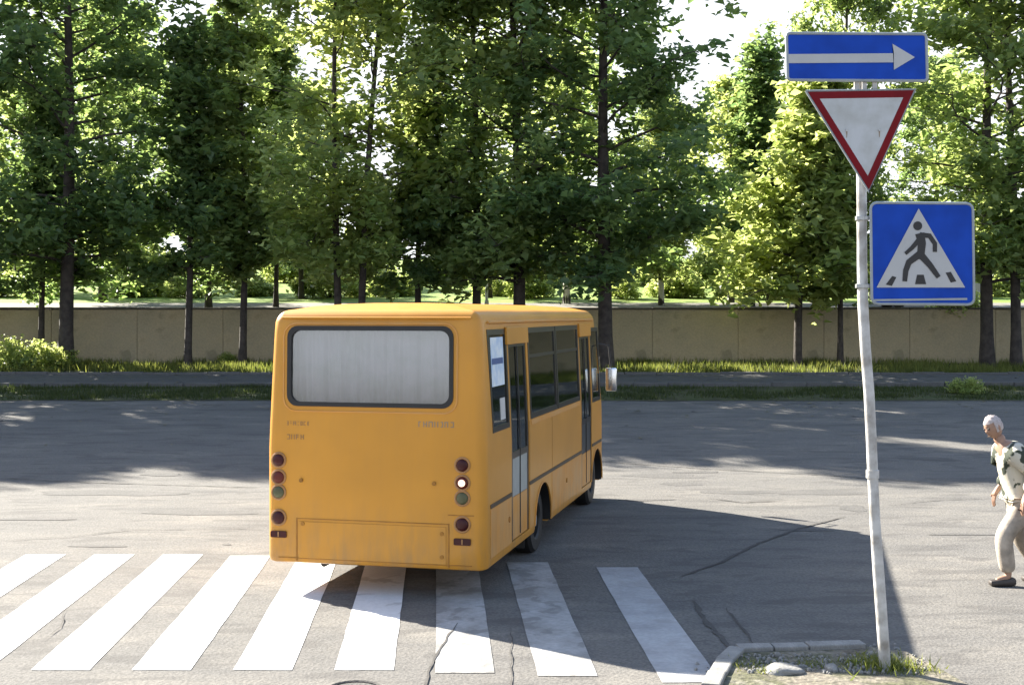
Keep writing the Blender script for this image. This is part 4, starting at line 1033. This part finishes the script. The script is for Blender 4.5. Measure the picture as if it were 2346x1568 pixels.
# head
bm = bmesh.new(); bmesh.ops.create_uvsphere(bm, u_segments=32, v_segments=24, radius=1)
for v in bm.verts:
    x, y, z = v.co; f = 1
    nx__ = x * .098; ny_ = y * .076; nz__ = z * .118
    if z < 0: ny_ *= 1 + .25 * z; nx__ *= 1 + .12 * z
    front = max(0, -x)
    if front > .75 and abs(y) < .22 and -.35 < z < .12: nx__ -= .022 * (1 - abs(y) / .22) * (1 - abs(z + .12) / .24)   # nose
    if front > .6 and .05 < z < .3 and .18 < abs(y) < .5: nx__ += .008                                               # eye sockets
    if front > .7 and -.62 < z < -.48: nx__ -= .005
    v.co = (nx__, ny_, nz__)
hm = Matrix.Translation((-.275, 0, 1.60)) @ Matrix.Rotation(R(-22), 4, 'Y') @ Matrix.Rotation(R(22), 4, 'Z')
bmesh.ops.transform(bm, matrix=hm, verts=bm.verts); head = obj('head', bm, M_skin, person, 80)
for s in (-1, 1):
    bm = bmesh.new(); bmesh.ops.create_uvsphere(bm, u_segments=10, v_segments=8, radius=.011); bmesh.ops.transform(bm, matrix=hm @ Matrix.Translation((-.086, s * .03, .018)), verts=bm.verts); obj('eye', bm, M_shoe, head, 80)
    bm = bmesh.new(); bmesh.ops.create_uvsphere(bm, u_segments=12, v_segments=8, radius=1)
    bmesh.ops.transform(bm, matrix=hm @ Matrix.Translation((.005, s * .078, -.005)) @ Matrix.Diagonal((.018, .008, .03, 1)), verts=bm.verts); obj('ear', bm, M_skin, head, 80)
bm = bmesh.new(); box(bm, (-.096, -.024, -.066), (-.086, .024, -.058), .002); bmesh.ops.transform(bm, matrix=hm, verts=bm.verts); obj('mouth', bm, M_bag, head)
bm = bmesh.new(); bmesh.ops.create_uvsphere(bm, u_segments=32, v_segments=20, radius=1)
rh = random.Random(3)
for v in bm.verts:
    x, y, z = v.co; k = 1 + .03 * math.sin(14 * x + 9 * y) + .02 * math.sin(23 * y + 11 * z) + rh.uniform(-.03, .03); v.co = (x * .103 * k + .006, y * .083 * k, z * .118 * k + .012)
bmesh.ops.delete(bm, geom=[v for v in bm.verts if (v.co.x < -.045 and v.co.z < .055) or v.co.z < -.05], context='VERTS')
bmesh.ops.solidify(bm, geom=list(bm.faces), thickness=.006)
bmesh.ops.transform(bm, matrix=hm, verts=bm.verts); obj('hair', bm, M_hair, person, 80)
# clothes
sv_ = [(0.02, 0, .93), (0.0, 0, 1.06), (-.08, 0, 1.24), (-.14, 0, 1.37), (-.17, 0, 1.425), (-.11, -.19, 1.36), (.07, -.25, 1.13), (-.035, -.268, .96), (-.11, .19, 1.36), (.02, .25, 1.12), (-.125, .232, .96), (.08, 0, .76)]
skin('shirt', sv_, [(0, 1), (1, 2), (2, 3), (3, 4), (3, 5), (5, 6), (6, 7), (3, 8), (8, 9), (9, 10), (0, 11)], [.19, .18, .185, .155, .09, .11, .09, .075, .11, .09, .075, .20], M_shirt, person, root=1)
tv_ = [(0.03, 0, .88), (0.02, -.10, .80), (-.22, -.11, .50), (-.165, -.11, .12), (0.05, .10, .80), (.03, .10, .47), (.25, .10, .14)]
skin('trousers', tv_, [(0, 1), (1, 2), (2, 3), (0, 4), (4, 5), (5, 6)], [.15, .13, .10, .085, .13, .10, .085], M_trou, person)
for x, y in ((-.16, -.11), (.26, .10)):
    bm = bmesh.new(); box(bm, (x - .20, y - .05, .0), (x + .07, y + .05, .085), .03)
    for v in bm.verts:
        if v.co.x < x - .08: v.co.z *= .7
    obj('shoe', bm, M_shoe, person, 40)
# bag held in the hand nearer the camera
bag = empty('bag', (pg.x + .12, pg.y - .30, .36), label='brown bag hanging beside the white haired person', cat='bag')
bm = bmesh.new(); box(bm, (-.14, -.06, 0), (.18, .06, .32), .03)
for v in bm.verts: v.co.x *= 1 + .12 * math.sin(9 * v.co.z); v.co.y *= 1.2 - v.co.z * 1.4
obj('pouch', bm, M_bag, bag, 50)
bm = bmesh.new(); tube(bm, [(-.08, 0, .30), (-.12, .02, .40), (-.25, .03, .455), (-.2, .03, .45), (.02, 0, .38), (.08, 0, .30)], .008, 6); obj('handle', bm, M_bag, bag, 50)
